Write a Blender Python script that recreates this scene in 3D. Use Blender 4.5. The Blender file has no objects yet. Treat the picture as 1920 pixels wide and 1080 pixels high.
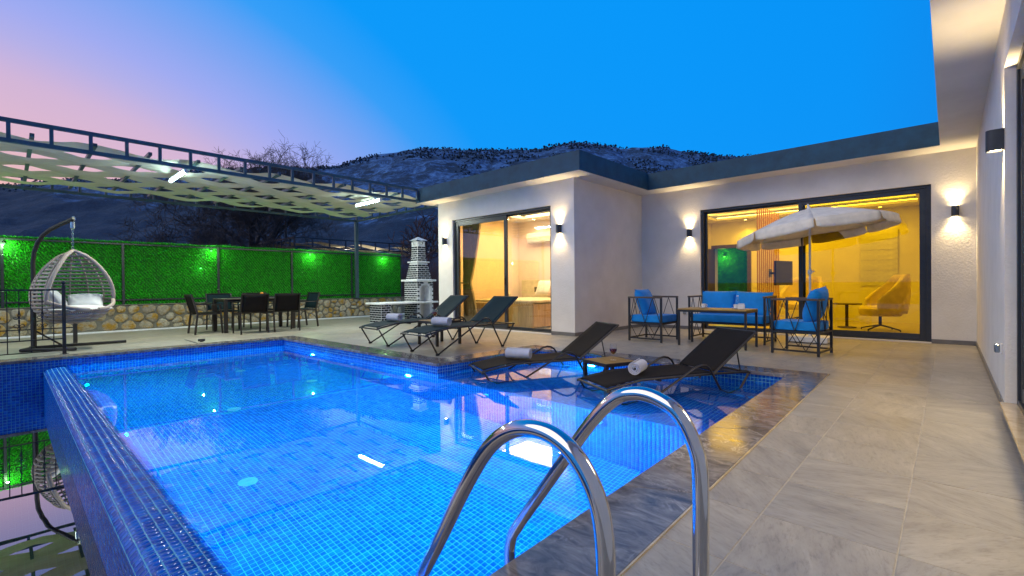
import bpy, bmesh, math, random
import numpy as np
from mathutils import Vector, Matrix, noise
random.seed(7); RNG = np.random.default_rng(7)
PI = math.pi
SC = bpy.context.scene
COL = SC.collection

# ------------------------------------------------------------------ camera
cd = bpy.data.cameras.new('camera'); cam = bpy.data.objects.new('camera', cd); COL.objects.link(cam)
cd.sensor_fit = 'HORIZONTAL'; cd.sensor_width = 36; cd.lens = 881.87 / 1920 * 36
cd.clip_start = 0.05; cd.clip_end = 4000
cam.matrix_world = (Matrix.Translation((0, 0, 1.0)) @ Matrix.Rotation(0.7489, 4, 'Z')
                    @ Matrix.Rotation(PI / 2 - 0.0069, 4, 'X') @ Matrix.Rotation(-0.009, 4, 'Z'))
SC.camera = cam

# ------------------------------------------------------------------ sky
W = bpy.data.worlds.new('World'); SC.world = W; W.use_nodes = True
wn, wl = W.node_tree.nodes, W.node_tree.links
wn.clear()
def s2l(c):
    return tuple((x / 255 / 12.92) if x <= 10.3 else ((x / 255 + .055) / 1.055) ** 2.4 for x in c) + (1.0,)
def wnode(t, **k):
    n = wn.new(t)
    for a, b in k.items(): setattr(n, a, b)
    return n
def wmath(op, a, b=None, clamp=False):
    n = wnode('ShaderNodeMath', operation=op, use_clamp=clamp)
    for i, v in enumerate((a, b)):
        if v is None: continue
        if isinstance(v, (int, float)): n.inputs[i].default_value = v
        else: wl.new(v, n.inputs[i])
    return n.outputs[0]
tc = wnode('ShaderNodeTexCoord')
sep = wnode('ShaderNodeSeparateXYZ'); wl.new(tc.outputs['Generated'], sep.inputs[0])
zc = wmath('MAXIMUM', sep.outputs[2], 0.0)
# angle from the sunset direction (west, -X), the glow being flatter than it is wide
cx = wnode('ShaderNodeCombineXYZ'); wl.new(sep.outputs[0], cx.inputs[0]); wl.new(sep.outputs[1], cx.inputs[1])
wl.new(wmath('MULTIPLY', zc, 1.9), cx.inputs[2])
nv = wnode('ShaderNodeVectorMath', operation='NORMALIZE'); wl.new(cx.outputs[0], nv.inputs[0])
dt = wnode('ShaderNodeVectorMath', operation='DOT_PRODUCT'); wl.new(nv.outputs[0], dt.inputs[0])
dt.inputs[1].default_value = Vector((-1, -0.12, 0)).normalized()
fac = wmath('MULTIPLY_ADD', dt.outputs['Value'], 0.5); wn[-1].inputs[2].default_value = 0.5
ramp = wnode('ShaderNodeValToRGB'); cr = ramp.color_ramp
stops = [(0.0, (78, 120, 196)), (0.35, (14, 126, 226)), (0.50, (0, 150, 252)), (0.62, (0, 154, 255)), (0.78, (0, 156, 255)), (0.82, (52, 161, 253)), (0.86, (128, 168, 247)),
         (0.89, (162, 174, 246)), (0.907, (182, 179, 237)), (0.928, (213, 184, 220)), (0.952, (223, 186, 211)), (0.98, (234, 187, 187)), (1.0, (238, 190, 172))]
while len(cr.elements) < len(stops): cr.elements.new(0.5)
for e, (p, c) in zip(cr.elements, stops): e.position = p; e.color = s2l(c)
wl.new(fac, ramp.inputs[0])
# the zenith of a dusk sky is darker than its lower part
zen = wnode('ShaderNodeValToRGB'); zr = zen.color_ramp
zr.elements[0].position = 0.52; zr.elements[0].color = (1, 1, 1, 1); zr.elements[1].position = 0.9; zr.elements[1].color = (.50, .56, .66, 1)
wl.new(zc, zen.inputs[0])
mul = wnode('ShaderNodeMixRGB', blend_type='MULTIPLY'); mul.inputs[0].default_value = 1
wl.new(ramp.outputs[0], mul.inputs[1]); wl.new(zen.outputs[0], mul.inputs[2])
# warm band right above the western horizon
hz = wmath('MULTIPLY', wmath('POWER', wmath('SUBTRACT', 1.0, zc, True), 14.0), wmath('POWER', fac, 18.0), True)
mixh = wnode('ShaderNodeMixRGB', blend_type='MIX'); wl.new(hz, mixh.inputs[0]); wl.new(mul.outputs[0], mixh.inputs[1])
mixh.inputs[2].default_value = s2l((250, 196, 160))
nish = wnode('ShaderNodeTexSky', sky_type='NISHITA', sun_disc=False, sun_elevation=math.radians(0.5), sun_rotation=math.radians(-97), altitude=200)
bg1 = wnode('ShaderNodeBackground'); wl.new(mixh.outputs[0], bg1.inputs[0]); bg1.inputs[1].default_value = 0.95
bg2 = wnode('ShaderNodeBackground'); wl.new(nish.outputs[0], bg2.inputs[0]); bg2.inputs[1].default_value = 0.008
addw = wnode('ShaderNodeAddShader'); wl.new(bg1.outputs[0], addw.inputs[0]); wl.new(bg2.outputs[0], addw.inputs[1])
wo = wnode('ShaderNodeOutputWorld'); wl.new(addw.outputs[0], wo.inputs[0])

# soft afterglow from behind the camera
sd = bpy.data.lights.new('afterglow', 'SUN'); sun = bpy.data.objects.new('afterglow', sd); COL.objects.link(sun)
sd.energy = 1.6; sd.angle = math.radians(60); sd.color = (1.0, .77, .46)
sun.rotation_euler = Vector((0.35, 0.75, -0.80)).to_track_quat('-Z', 'Y').to_euler()

SC.view_settings.view_transform = 'Standard'; SC.view_settings.look = 'None'
SC.view_settings.exposure = 0; SC.view_settings.gamma = 1; SC.view_settings.use_curve_mapping = False
cy = SC.cycles
cy.use_denoising = True
try: cy.denoiser = 'OPENIMAGEDENOISE'; cy.denoising_input_passes = 'RGB_ALBEDO_NORMAL'
except Exception: pass
cy.max_bounces = 9; cy.diffuse_bounces = 4; cy.glossy_bounces = 5; cy.transmission_bounces = 8; cy.transparent_max_bounces = 16
cy.sample_clamp_indirect = 6.0; cy.blur_glossy = 0.6; cy.use_light_tree = True

# ------------------------------------------------------------------ materials
M = {}
class NT:
    def __init__(s, name):
        s.m = bpy.data.materials.new(name); s.m.use_nodes = True; s.n = s.m.node_tree.nodes; s.l = s.m.node_tree.links
        s.b = s.n['Principled BSDF']; s.out = s.n['Material Output']; M[name] = s.m
    def new(s, t, **k):
        n = s.n.new(t)
        for a, b in k.items(): setattr(n, a, b)
        return n
    def link(s, a, b): s.l.new(a, b)
    def coords(s, kind='world', scale=(1, 1, 1), rnd=False, rot=(0, 0, 0)):
        if kind == 'world': src = s.new('ShaderNodeNewGeometry').outputs['Position']
        else: src = s.new('ShaderNodeTexCoord').outputs['Object']
        if rnd:
            oi = s.new('ShaderNodeObjectInfo'); ad = s.new('ShaderNodeVectorMath', operation='MULTIPLY_ADD')
            s.link(oi.outputs['Random'], ad.inputs[0]); ad.inputs[1].default_value = (57, 91, 33); s.link(src, ad.inputs[2]); src = ad.outputs[0]
        mp = s.new('ShaderNodeMapping'); s.link(src, mp.inputs[0]); mp.inputs['Scale'].default_value = scale; mp.inputs['Rotation'].default_value = rot
        return mp.outputs[0]
    def noise(s, co, scale, detail=4, rough=.55, dist=0):
        n = s.new('ShaderNodeTexNoise'); s.link(co, n.inputs['Vector'])
        n.inputs['Scale'].default_value = scale; n.inputs['Detail'].default_value = detail; n.inputs['Roughness'].default_value = rough; n.inputs['Distortion'].default_value = dist
        return n.outputs['Fac']
    def ramp(s, f, stops):
        r = s.new('ShaderNodeValToRGB'); e = r.color_ramp.elements
        while len(e) < len(stops): e.new(.5)
        for q, (p, c) in zip(e, stops): q.position = p; q.color = tuple(c) + (1,) if len(c) == 3 else c
        s.link(f, r.inputs[0]); return r.outputs[0]
    def mix(s, f, a, b, mode='MIX'):
        n = s.new('ShaderNodeMixRGB', blend_type=mode)
        for i, v in ((0, f), (1, a), (2, b)):
            if isinstance(v, (int, float)): n.inputs[i].default_value = v
            elif isinstance(v, tuple): n.inputs[i].default_value = v + (1,) if len(v) == 3 else v
            else: s.link(v, n.inputs[i])
        return n.outputs[0]
    def math(s, op, a, b=None):
        n = s.new('ShaderNodeMath', operation=op)
        for i, v in enumerate((a, b)):
            if v is None: continue
            if isinstance(v, (int, float)): n.inputs[i].default_value = v
            else: s.link(v, n.inputs[i])
        return n.outputs[0]
    def base(s, c):
        if isinstance(c, tuple): s.b.inputs['Base Color'].default_value = c + (1,)
        else: s.link(c, s.b.inputs['Base Color'])
        return s
    def rough(s, r):
        if isinstance(r, (int, float)): s.b.inputs['Roughness'].default_value = r
        else: s.link(r, s.b.inputs['Roughness'])
        return s
    def bump(s, h, strength=.3, dist=.01):
        n = s.new('ShaderNodeBump'); s.link(h, n.inputs['Height']); n.inputs['Strength'].default_value = strength; n.inputs['Distance'].default_value = dist
        s.link(n.outputs[0], s.b.inputs['Normal']); return s

def plain(name, col, rough=.5, var=.12, scale=8, metal=0, bump=0, bscale=60, kind='world', spec=None):
    t = NT(name); co = t.coords(kind)
    f = t.noise(co, scale, 5)
    lo = tuple(max(0, c * (1 - var)) for c in col); hi = tuple(min(1, c * (1 + var)) for c in col)
    t.base(t.ramp(f, [(.3, lo), (.7, hi)])); t.rough(rough); t.b.inputs['Metallic'].default_value = metal
    if spec is not None: t.b.inputs['Specular IOR Level'].default_value = spec
    if bump: t.bump(t.noise(co, bscale, 3), bump, .01)
    return t
def emit(name, col, strength):
    t = NT(name); t.b.inputs['Base Color'].default_value = (0, 0, 0, 1); t.b.inputs['Emission Color'].default_value = col + (1,); t.b.inputs['Emission Strength'].default_value = strength
    return t

# wall render: fine trowelled plaster with a pitted relief
t = NT('wall_render'); co = t.coords()
f1 = t.noise(co, 3, 5); t.base(t.ramp(f1, [(.3, (.70, .655, .585)), (.7, (.78, .735, .665))])).rough(.75)
f2 = t.noise(t.coords(scale=(1, 1, .8)), 42, 4, .6); t.bump(t.ramp(f2, [(.38, (0, 0, 0)), (.62, (1, 1, 1))]), .22, .009)
t = NT('soffit_render'); co = t.coords(); t.base(t.ramp(t.noise(co, 1.6, 6, .6), [(.3, (.60, .575, .54)), (.7, (.70, .675, .64))])).rough(.8); t.bump(t.noise(co, 90, 3), .2, .004)
t = plain('fascia_render', (.010, .058, .095), .6, .3, 5, bump=.15, bscale=70)
plain('skirting_tile', (.16, .15, .14), .35, .15, 9)
plain('anthracite_metal', (.028, .031, .037), .35, .15, 12, bump=.03)
plain('pergola_metal', (.055, .095, .110), .4, .15, 12)
plain('black_metal', (.014, .014, .016), .38, .2, 12)
plain('brown_metal', (.016, .012, .010), .42, .2, 10)
plain('steel_tube', (.60, .60, .62), .09, .03, 30, metal=1)
plain('chain_metal', (.45, .50, .52), .25, .1, 30, metal=1)
plain('white_plaster_paint', (.72, .72, .70), .6, .08, 9)
plain('rubber', (.012, .012, .012), .7, .1)
# terrace tiles: grey-beige stoneware with diagonal veins, each tile its own cut
t = NT('terrace_tile'); oi = t.new('ShaderNodeObjectInfo')
vr = t.new('ShaderNodeVectorRotate', rotation_type='Z_AXIS'); t.link(t.coords(rnd=True), vr.inputs['Vector'])
t.link(t.math('MULTIPLY', t.math('FLOOR', t.math('MULTIPLY', oi.outputs['Random'], 6.99)), .9), vr.inputs['Angle'])
mp = t.new('ShaderNodeMapping'); t.link(vr.outputs[0], mp.inputs[0]); mp.inputs['Scale'].default_value = (1, 3.6, 1)
v = t.noise(mp.outputs[0], 3.2, 7, .62, .2); f3 = t.noise(mp.outputs[0], 17, 6, .7)
c = t.ramp(v, [(.30, (.245, .222, .182)), (.44, (.315, .288, .238)), (.55, (.345, .316, .262)), (.70, (.40, .37, .312))])
c = t.mix(1.0, c, t.ramp(f3, [(.30, (.72, .71, .70)), (.48, (1, 1, 1)), (.75, (1.10, 1.10, 1.10))]), 'MULTIPLY')
c = t.mix(1.0, c, t.ramp(oi.outputs['Random'], [(0, (.88, .89, .91)), (.5, (1, 1, 1)), (1, (1.08, 1.06, 1.02))]), 'MULTIPLY')
c = t.mix(1.0, c, t.ramp(t.noise(t.coords(), .8, 3, .5), [(.3, (.90, .89, .87)), (.7, (1.05, 1.05, 1.05))]), 'MULTIPLY')
t.base(c); t.rough(t.ramp(t.noise(t.coords(), 1.3, 2, .4), [(.25, (.30,) * 3), (.75, (.42,) * 3)])); t.bump(f3, .22, .003)
t.b.inputs['Specular IOR Level'].default_value = .55
plain('tile_grout', (.42, .38, .31), .85, .15, 20)
plain('interior_tile', (.40, .35, .27), .3, .1, 5)
# grey marble coping with white veins
t = NT('marble'); co = t.coords(rnd=True)
a = t.noise(t.coords(rnd=True, rot=(0, 0, .8), scale=(1, 2.4, 1)), 4.5, 9, .68, 1.2)
w2 = t.noise(co, 1.3, 7, .62, 1.6); vein = t.ramp(t.math('ABSOLUTE', t.math('SUBTRACT', w2, .5)), [(0, (1, 1, 1)), (.006, (.3,) * 3), (.018, (0, 0, 0))])
vm = t.ramp(t.noise(co, 2.0, 3), [(.45, (0, 0, 0)), (.62, (1, 1, 1))])
c = t.ramp(a, [(.3, (.055, .050, .051)), (.46, (.13, .118, .116)), (.60, (.21, .195, .19)), (.75, (.34, .32, .31))]); c = t.mix(t.math('MULTIPLY', t.math('MULTIPLY', vein, vm), .75), c, (.55, .52, .50))
t.base(c).rough(t.ramp(a, [(.3, (.09,) * 3), (.7, (.20,) * 3)]))
t = NT('sill_marble'); co = t.coords(); t.base(t.ramp(t.noise(co, 5, 8, .65, 1), [(.3, (.36, .27, .15)), (.7, (.62, .52, .36))])).rough(.08)
# blue glass mosaic
def mosaic(name):
    t = NT(name); g = t.coords(scale=(25, 25, 25)); sn = t.new('ShaderNodeVectorMath', operation='FLOOR'); t.link(g, sn.inputs[0])
    wnz = t.new('ShaderNodeTexWhiteNoise', noise_dimensions='3D'); t.link(sn.outputs[0], wnz.inputs['Vector'])
    c = t.ramp(wnz.outputs['Value'], [(0, (.001, .050, .34)), (.35, (.002, .078, .47)), (.7, (.003, .110, .58)), (1, (.006, .18, .70))])
    c = t.mix(.25, c, t.ramp(t.noise(t.coords(), 160, 3), [(.3, (.004, .04, .3)), (.7, (.02, .14, .6))]))
    t.base(c).rough(.12); t.b.inputs['Specular IOR Level'].default_value = .22; t.bump(t.noise(t.coords(), 120, 2), .12, .002)
mosaic('blue_mosaic')
t = NT('pool_grout'); t.base(t.ramp(t.noise(t.coords(), 1.6, 6, .7), [(.3, (.06, .34, .54)), (.7, (.13, .45, .63))])).rough(.85)
# water
def water_mat(name, mirror, tint):
    t = NT(name); t.n.remove(t.b); co = t.coords()
    rf = t.new('ShaderNodeBsdfRefraction'); rf.inputs['IOR'].default_value = 1.333; rf.inputs['Roughness'].default_value = 0; rf.inputs['Color'].default_value = tint
    gs = t.new('ShaderNodeBsdfGlossy'); gs.inputs['Roughness'].default_value = 0; gs.inputs['Color'].default_value = (1, 1, 1, 1)
    bp = t.new('ShaderNodeBump'); t.link(t.noise(co, 1.7, 2, .4), bp.inputs['Height']); bp.inputs['Strength'].default_value = .02; bp.inputs['Distance'].default_value = .05
    fr = t.new('ShaderNodeFresnel'); fr.inputs[0].default_value = 1.333
    for q in (rf, gs, fr): t.link(bp.outputs[0], q.inputs['Normal'])
    mx = t.new('ShaderNodeMixShader'); t.link(t.math('MINIMUM', t.math('MULTIPLY', fr.outputs[0], mirror), 1.0), mx.inputs[0]); t.link(rf.outputs[0], mx.inputs[1]); t.link(gs.outputs[0], mx.inputs[2]); t.link(mx.outputs[0], t.out.inputs[0])
water_mat('water', 1.35, (.90, .97, 1, 1)); water_mat('still_water', 3.3, (.10, .16, .22, 1))
# window glass: thin, see-through with a Fresnel reflection
def glass(name, tint, ior=1.52, boost=1.0):
    t = NT(name); t.n.remove(t.b)
    tr = t.new('ShaderNodeBsdfTransparent'); tr.inputs[0].default_value = tint + (1,)
    gs = t.new('ShaderNodeBsdfGlossy'); gs.inputs['Roughness'].default_value = 0; gs.inputs[0].default_value = (1, 1, 1, 1)
    fr = t.new('ShaderNodeFresnel'); bk = t.new('ShaderNodeNewGeometry').outputs['Backfacing']   # a thin pane reflects alike from both sides
    t.link(t.math('POWER', ior, t.math('MULTIPLY_ADD', bk, -2.0)), fr.inputs[0]); [n_ for n_ in t.n if n_.type == 'MATH' and n_.operation == 'MULTIPLY_ADD'][0].inputs[2].default_value = 1.0
    f = t.math('MULTIPLY', fr.outputs[0], boost)
    mx = t.new('ShaderNodeMixShader'); t.link(f, mx.inputs[0]); t.link(tr.outputs[0], mx.inputs[1]); t.link(gs.outputs[0], mx.inputs[2]); t.link(mx.outputs[0], t.out.inputs[0])
glass('window_glass', (.93, .95, .93), 1.5, 2.4)
glass('amber_glass', (.66, .52, .035), 1.5, .8)
glass('gold_glass', (.96, .82, .42), 1.5, 2.4)
glass('straw_glass', (.90, .72, .26), 1.5, 1.4)
glass('drink_glass', (.96, .97, .97), 1.45, 1.5)
t = NT('red_wine'); t.base((.10, .004, .010)).rough(.03); t.b.inputs['Coat Weight'].default_value = 1
# foliage
t = NT('fake_grass'); co = t.coords(); t.base(t.ramp(t.noise(co, 60, 3), [(.25, (.014, .29, .006)), (.55, (.032, .57, .016)), (.8, (.15, .78, .05))])).rough(.42)
plain('grass_backing', (.008, .12, .006), .9, .3)
# rubble
t = NT('rubble'); co = t.coords(rnd=True); oi = t.new('ShaderNodeObjectInfo')
k = t.ramp(oi.outputs['Random'], [(0, (.47, .40, .26)), (.3, (.55, .49, .37)), (.55, (.38, .33, .25)), (.8, (.50, .43, .28)), (1, (.60, .55, .44))])
c = t.mix(t.ramp(t.noise(co, 5, 5, .6), [(.47, (0, 0, 0)), (.62, (1, 1, 1))]), k, (.47, .27, .035)); c = t.mix(1.0, c, t.ramp(t.noise(co, 22, 6, .7), [(.25, (.45, .44, .42)), (.6, (1.05,) * 3)]), 'MULTIPLY')
t.base(c).rough(.85); t.bump(t.noise(co, 30, 7, .7), .9, .03)
t = plain('mortar', (.17, .16, .125), .95, .25, 14, bump=.5, bscale=40)
plain('black_brick', (.008, .010, .016), .6, .3, 20, spec=.2)
plain('bbq_render', (.80, .80, .80), .7, .1, 12, bump=.15)
# mountain, ground
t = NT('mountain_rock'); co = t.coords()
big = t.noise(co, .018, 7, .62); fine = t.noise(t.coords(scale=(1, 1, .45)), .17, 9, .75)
rock = t.ramp(fine, [(.36, (.008, .030, .075)), (.48, (.040, .115, .26)), (.62, (.105, .26, .52))])  # blue of the dusk light is put into the rock colour
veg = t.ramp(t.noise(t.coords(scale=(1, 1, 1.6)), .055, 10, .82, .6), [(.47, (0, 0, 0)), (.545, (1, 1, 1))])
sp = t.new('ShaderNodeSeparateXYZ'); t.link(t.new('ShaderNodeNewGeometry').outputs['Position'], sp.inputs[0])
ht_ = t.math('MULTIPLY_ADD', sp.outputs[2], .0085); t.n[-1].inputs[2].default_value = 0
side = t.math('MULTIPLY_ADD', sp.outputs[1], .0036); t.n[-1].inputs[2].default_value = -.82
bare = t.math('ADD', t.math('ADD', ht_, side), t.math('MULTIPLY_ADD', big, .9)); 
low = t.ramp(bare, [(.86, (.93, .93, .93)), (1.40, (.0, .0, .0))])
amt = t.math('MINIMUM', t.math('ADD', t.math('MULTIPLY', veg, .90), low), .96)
c = t.mix(amt, rock, t.ramp(t.noise(co, .35, 6, .75), [(.3, (.004, .018, .042)), (.7, (.012, .042, .080))]))  # scrub tone carries the same dusk blue
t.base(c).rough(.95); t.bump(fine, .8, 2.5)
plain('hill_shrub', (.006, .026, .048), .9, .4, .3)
plain('dry_ground', (.10, .085, .055), .95, .4, .8, bump=.4, bscale=6)
plain('bark', (.075, .062, .060), .9, .35, 6, bump=.4, bscale=25)
plain('pale_bark', (.20, .19, .185), .9, .3, 8)
plain('red_twig', (.085, .045, .040), .9, .3, 8)
# fabrics, wood
def weave(name, col, sc=400, rough=.7, sheen=.2):
    t = NT(name); co = t.coords('object'); t.base(t.ramp(t.noise(co, 7, 4), [(.3, tuple(x * .86 for x in col)), (.7, tuple(min(1, x * 1.12) for x in col))])).rough(rough)
    t.b.inputs['Sheen Weight'].default_value = sheen
    t.b.inputs['Specular IOR Level'].default_value = .25; t.bump(t.noise(co, sc, 2), .25, .002); return t
weave('sling_mesh', (.016, .013, .011), 500, .75, 0).b.inputs['Specular IOR Level'].default_value = .10
weave('sling_teal', (.010, .026, .033), 500, .75, 0).b.inputs['Specular IOR Level'].default_value = .10  # brown sling again, with the terrace loungers' teal reflection put into its colour
weave('blue_fabric', (.004, .22, .62), 350, .75, .1)
weave('towel_terry', (.50, .50, .54), 260, .95, .5)
weave('umbrella_cloth', (.80, .72, .57), 300, .85)
t = NT('canopy_cloth'); co = t.coords(); t.base(t.ramp(t.noise(t.coords(scale=(1, .25, 1)), 6, 4), [(.3, (.62, .56, .41)), (.7, (.74, .67, .50))])).rough(.85); t.b.inputs['Subsurface Weight'].default_value = 0
weave('pillow_white', (.62, .61, .60), 200, .85)
weave('pillow_pink', (.52, .38, .33), 200, .85)
weave('chair_beige', (.66, .55, .36), 240, .9)
weave('curtain_grey', (.24, .22, .20), 200, .9)
weave('quilt', (.60, .52, .36), 120, .9)
weave('cushion_grey', (.50, .51, .52), 220, .85)
weave('rattan_strap', (.27, .235, .22), 160, .6, .0)
weave('rattan_wrap', (.34, .275, .235), 120, .65, .0)
def wood(name, a, b, sc=6, rough=.45, rot=(0, 0, 0), stretch=(1, 12, 12)):
    t = NT(name); co = t.coords('object', scale=stretch, rot=rot); f = t.noise(co, sc, 6, .6, .8)
    t.base(t.ramp(f, [(.3, a), (.7, b)])).rough(rough); t.bump(f, .08, .004)
wood('table_wood', (.22, .115, .018), (.40, .24, .05), 3)
wood('slat_wood', (.30, .14, .035), (.48, .25, .075), 3, stretch=(12, 12, 1))
wood('bed_wood', (.30, .17, .05), (.52, .33, .12), 3, stretch=(10, 10, 1))
wood('dark_wood', (.05, .035, .025), (.10, .07, .05), 4)
plain('inner_wall', (.74, .70, .62), .8, .04, 3)
plain('bed_wall', (.74, .62, .55), .8, .04, 3)
plain('inner_ceiling', (.78, .75, .68), .85, .03, 3)
plain('screen_black', (.010, .010, .012), .08, .05)
plain('ceramic', (.75, .74, .72), .15, .03)
plain('drain_plastic', (.22, .42, .55), .4, .05)
plain('white_plastic', (.70, .70, .69), .3, .03)
plain('orange_peel', (.75, .26, .015), .4, .15, 40)
plain('lamp_lens_off', (.6, .6, .6), .2)
emit('sconce_lens', (1, .78, .42), 60)
emit('led_cove', (1, .80, .34), 14)
emit('downlight_lens', (1, .86, .55), 40)
emit('tube_light', (.62, .95, 1.0), 45)
emit('pool_lens', (.14, .80, 1.0), 60)
emit('green_lens', (.06, 1.0, .10), 12)
emit('neighbour_lens', (.85, 1.0, 1.0), 30)

# ------------------------------------------------------------------ mesh helpers
def tag(o, label=None, cat=None, group=None, kind=None):
    if label: o['label'] = label
    if cat: o['category'] = cat
    if group: o['group'] = group
    if kind: o['kind'] = kind
    return o
def thing(name, label, cat, loc=(0, 0, 0), rz=0, group=None):
    o = bpy.data.objects.new(name, None); COL.objects.link(o); o.location = loc; o.rotation_euler = (0, 0, rz)
    o.empty_display_size = .1
    return tag(o, label, cat, group)
def link(name, me, mat, parent=None, loc=(0, 0, 0), rot=(0, 0, 0)):
    if mat and not me.materials: me.materials.append(M[mat])
    o = bpy.data.objects.new(name, me); COL.objects.link(o); o.location = loc; o.rotation_euler = rot
    if parent: o.parent = parent
    return o
class MB:
    """collects shapes into one bmesh"""
    def __init__(s): s.bm = bmesh.new()
    def _verts(s, co): return [s.bm.verts.new(c) for c in co]
    def face(s, co):
        return s.bm.faces.new(s._verts(co))
    def mesh(s, verts, faces):
        v = s._verts(verts)
        for f in faces:
            try: s.bm.faces.new([v[i] for i in f])
            except ValueError: pass
        return s
    def box(s, x0, x1, y0, y1, z0, z1, b=0, mat=None):
        t = bmesh.new(); bmesh.ops.create_cube(t, size=1)
        for v in t.verts: v.co = Vector(((x0 + x1) / 2 + v.co.x * (x1 - x0), (y0 + y1) / 2 + v.co.y * (y1 - y0), (z0 + z1) / 2 + v.co.z * (z1 - z0)))
        if b: bmesh.ops.bevel(t, geom=list(t.edges), offset=b, segments=1 if b < .012 else 3, profile=.6, affect='EDGES')
        s.join(t, mat); return s
    def join(s, t, mat=None):
        if mat is not None: t.transform(mat)
        vs = {v: s.bm.verts.new(v.co) for v in t.verts}
        for f in t.faces:
            nf = s.bm.faces.new([vs[v] for v in f.verts])
        t.free(); return s
    def bar(s, a, b, w, h=None, up=(0, 0, 1), bev=0):
        """square bar from a to b"""
        a, b = Vector(a), Vector(b); h = h or w; d = (b - a); L = d.length; d.normalize()
        u = Vector(up)
        if abs(d.dot(u)) > .99: u = Vector((0, 1, 0))
        x = d.cross(u).normalized(); y = x.cross(d).normalized()
        t = bmesh.new(); bmesh.ops.create_cube(t, size=1)
        for v in t.verts: v.co = a + d * ((v.co.z + .5) * L) + x * (v.co.x * w) + y * (v.co.y * h)
        if bev: bmesh.ops.bevel(t, geom=list(t.edges), offset=bev, segments=1, affect='EDGES')
        s.join(t); return s
    def tube(s, pts, r, n=8, closed=False, caps=True):
        pts = [Vector(p) for p in pts]; N = len(pts); rs = r if isinstance(r, (list, tuple)) else [r] * N
        rings = []; prev = None
        for i, p in enumerate(pts):
            if closed: d = (pts[(i + 1) % N] - pts[i - 1])
            else: d = (pts[min(i + 1, N - 1)] - pts[max(i - 1, 0)])
            d.normalize()
            if prev is None:
                u = Vector((0, 0, 1)) if abs(d.z) < .9 else Vector((1, 0, 0))
                x = d.cross(u).normalized()
            else:
                x = prev - d * prev.dot(d); x.normalize()
            prev = x; y = d.cross(x)
            rings.append([s.bm.verts.new(p + (x * math.cos(2 * PI * k / n) + y * math.sin(2 * PI * k / n)) * rs[i]) for k in range(n)])
        for i in range(N if closed else N - 1):
            A, B = rings[i], rings[(i + 1) % N]
            for k in range(n): s.bm.faces.new((A[k], A[(k + 1) % n], B[(k + 1) % n], B[k]))
        if caps and not closed and n > 2:
            s.bm.faces.new(list(reversed(rings[0]))); s.bm.faces.new(rings[-1])
        return s
    def lathe(s, prof, n=20, c=(0, 0, 0)):
        c = Vector(c); rings = []
        for r, z in prof:
            rings.append([s.bm.verts.new(c + Vector((max(r, 1e-4) * math.cos(2 * PI * k / n), max(r, 1e-4) * math.sin(2 * PI * k / n), z))) for k in range(n)])
        for A, B in zip(rings, rings[1:]):
            for k in range(n): s.bm.faces.new((A[k], A[(k + 1) % n], B[(k + 1) % n], B[k]))
        s.bm.faces.new(list(reversed(rings[0]))); s.bm.faces.new(rings[-1]); return s
    def grid(s, fn, nu, nv):
        v = [[s.bm.verts.new(fn(i / nu, j / nv)) for j in range(nv + 1)] for i in range(nu + 1)]
        for i in range(nu):
            for j in range(nv): s.bm.faces.new((v[i][j], v[i + 1][j], v[i + 1][j + 1], v[i][j + 1]))
        return s
    def build(s, name, mat, parent=None, smooth=True, loc=(0, 0, 0), rot=(0, 0, 0), solid=0, sharp=35, weld=False, recalc=True):
        if weld: bmesh.ops.remove_doubles(s.bm, verts=s.bm.verts, dist=1e-4)
        if recalc: bmesh.ops.recalc_face_normals(s.bm, faces=s.bm.faces)
        me = bpy.data.meshes.new(name); s.bm.to_mesh(me); s.bm.free()
        if smooth and len(me.polygons):
            me.polygons.foreach_set('use_smooth', [True] * len(me.polygons)); me.set_sharp_from_angle(angle=math.radians(sharp))
        o = link(name, me, mat, parent, loc, rot)
        if solid:
            md = o.modifiers.new('thickness', 'SOLIDIFY'); md.thickness = solid; md.offset = 0
        return o
def wpart(mb, name, mat, parent, **k):
    """a part whose mesh was written in world coordinates, under an unrotated parent"""
    return mb.build(name, mat, parent, loc=tuple(-parent.location), **k)
def copy_tree(o, parent=None):
    c = o.copy(); COL.objects.link(c)
    if parent: c.parent = parent
    for ch in list(o.children): copy_tree(ch, c)
    return c
def npmesh(name, verts, quads):
    """fast mesh from numpy arrays: verts (n,3), quads (m,4) or (m,3)"""
    me = bpy.data.meshes.new(name); k = quads.shape[1]
    me.vertices.add(len(verts)); me.vertices.foreach_set('co', np.ascontiguousarray(verts, np.float32).ravel())
    me.loops.add(quads.size); me.loops.foreach_set('vertex_index', np.ascontiguousarray(quads, np.int32).ravel())
    me.polygons.add(len(quads)); me.polygons.foreach_set('loop_start', np.arange(0, quads.size, k, dtype=np.int32))
    me.update(calc_edges=True); me.validate(); return me
def point_light(name, kind, loc, energy, col, parent=None, size=.05, rot=None, spot=None, blend=.5, sx=None, sy=None):
    d = bpy.data.lights.new(name, kind); d.energy = energy; d.color = col
    if kind == 'AREA': d.shape = 'RECTANGLE'; d.size = sx; d.size_y = sy
    else: d.shadow_soft_size = size
    if kind == 'SPOT': d.spot_size = spot; d.spot_blend = blend
    o = bpy.data.objects.new(name, d); COL.objects.link(o); o.location = loc
    if rot: o.rotation_euler = rot
    if parent: o.parent = parent
    return o
CAMINV = cam.matrix_world.inverted()
def pix(p):
    q = CAMINV @ Vector(p)
    if q.z > -.05: return None
    return 960 + 881.87 * q.x / -q.z, 540 - 881.87 * q.y / -q.z
def inframe(p, m=20):
    q = pix(p); return q is not None and -m < q[0] < 1920 + m and -m < q[1] < 1080 + m

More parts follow.
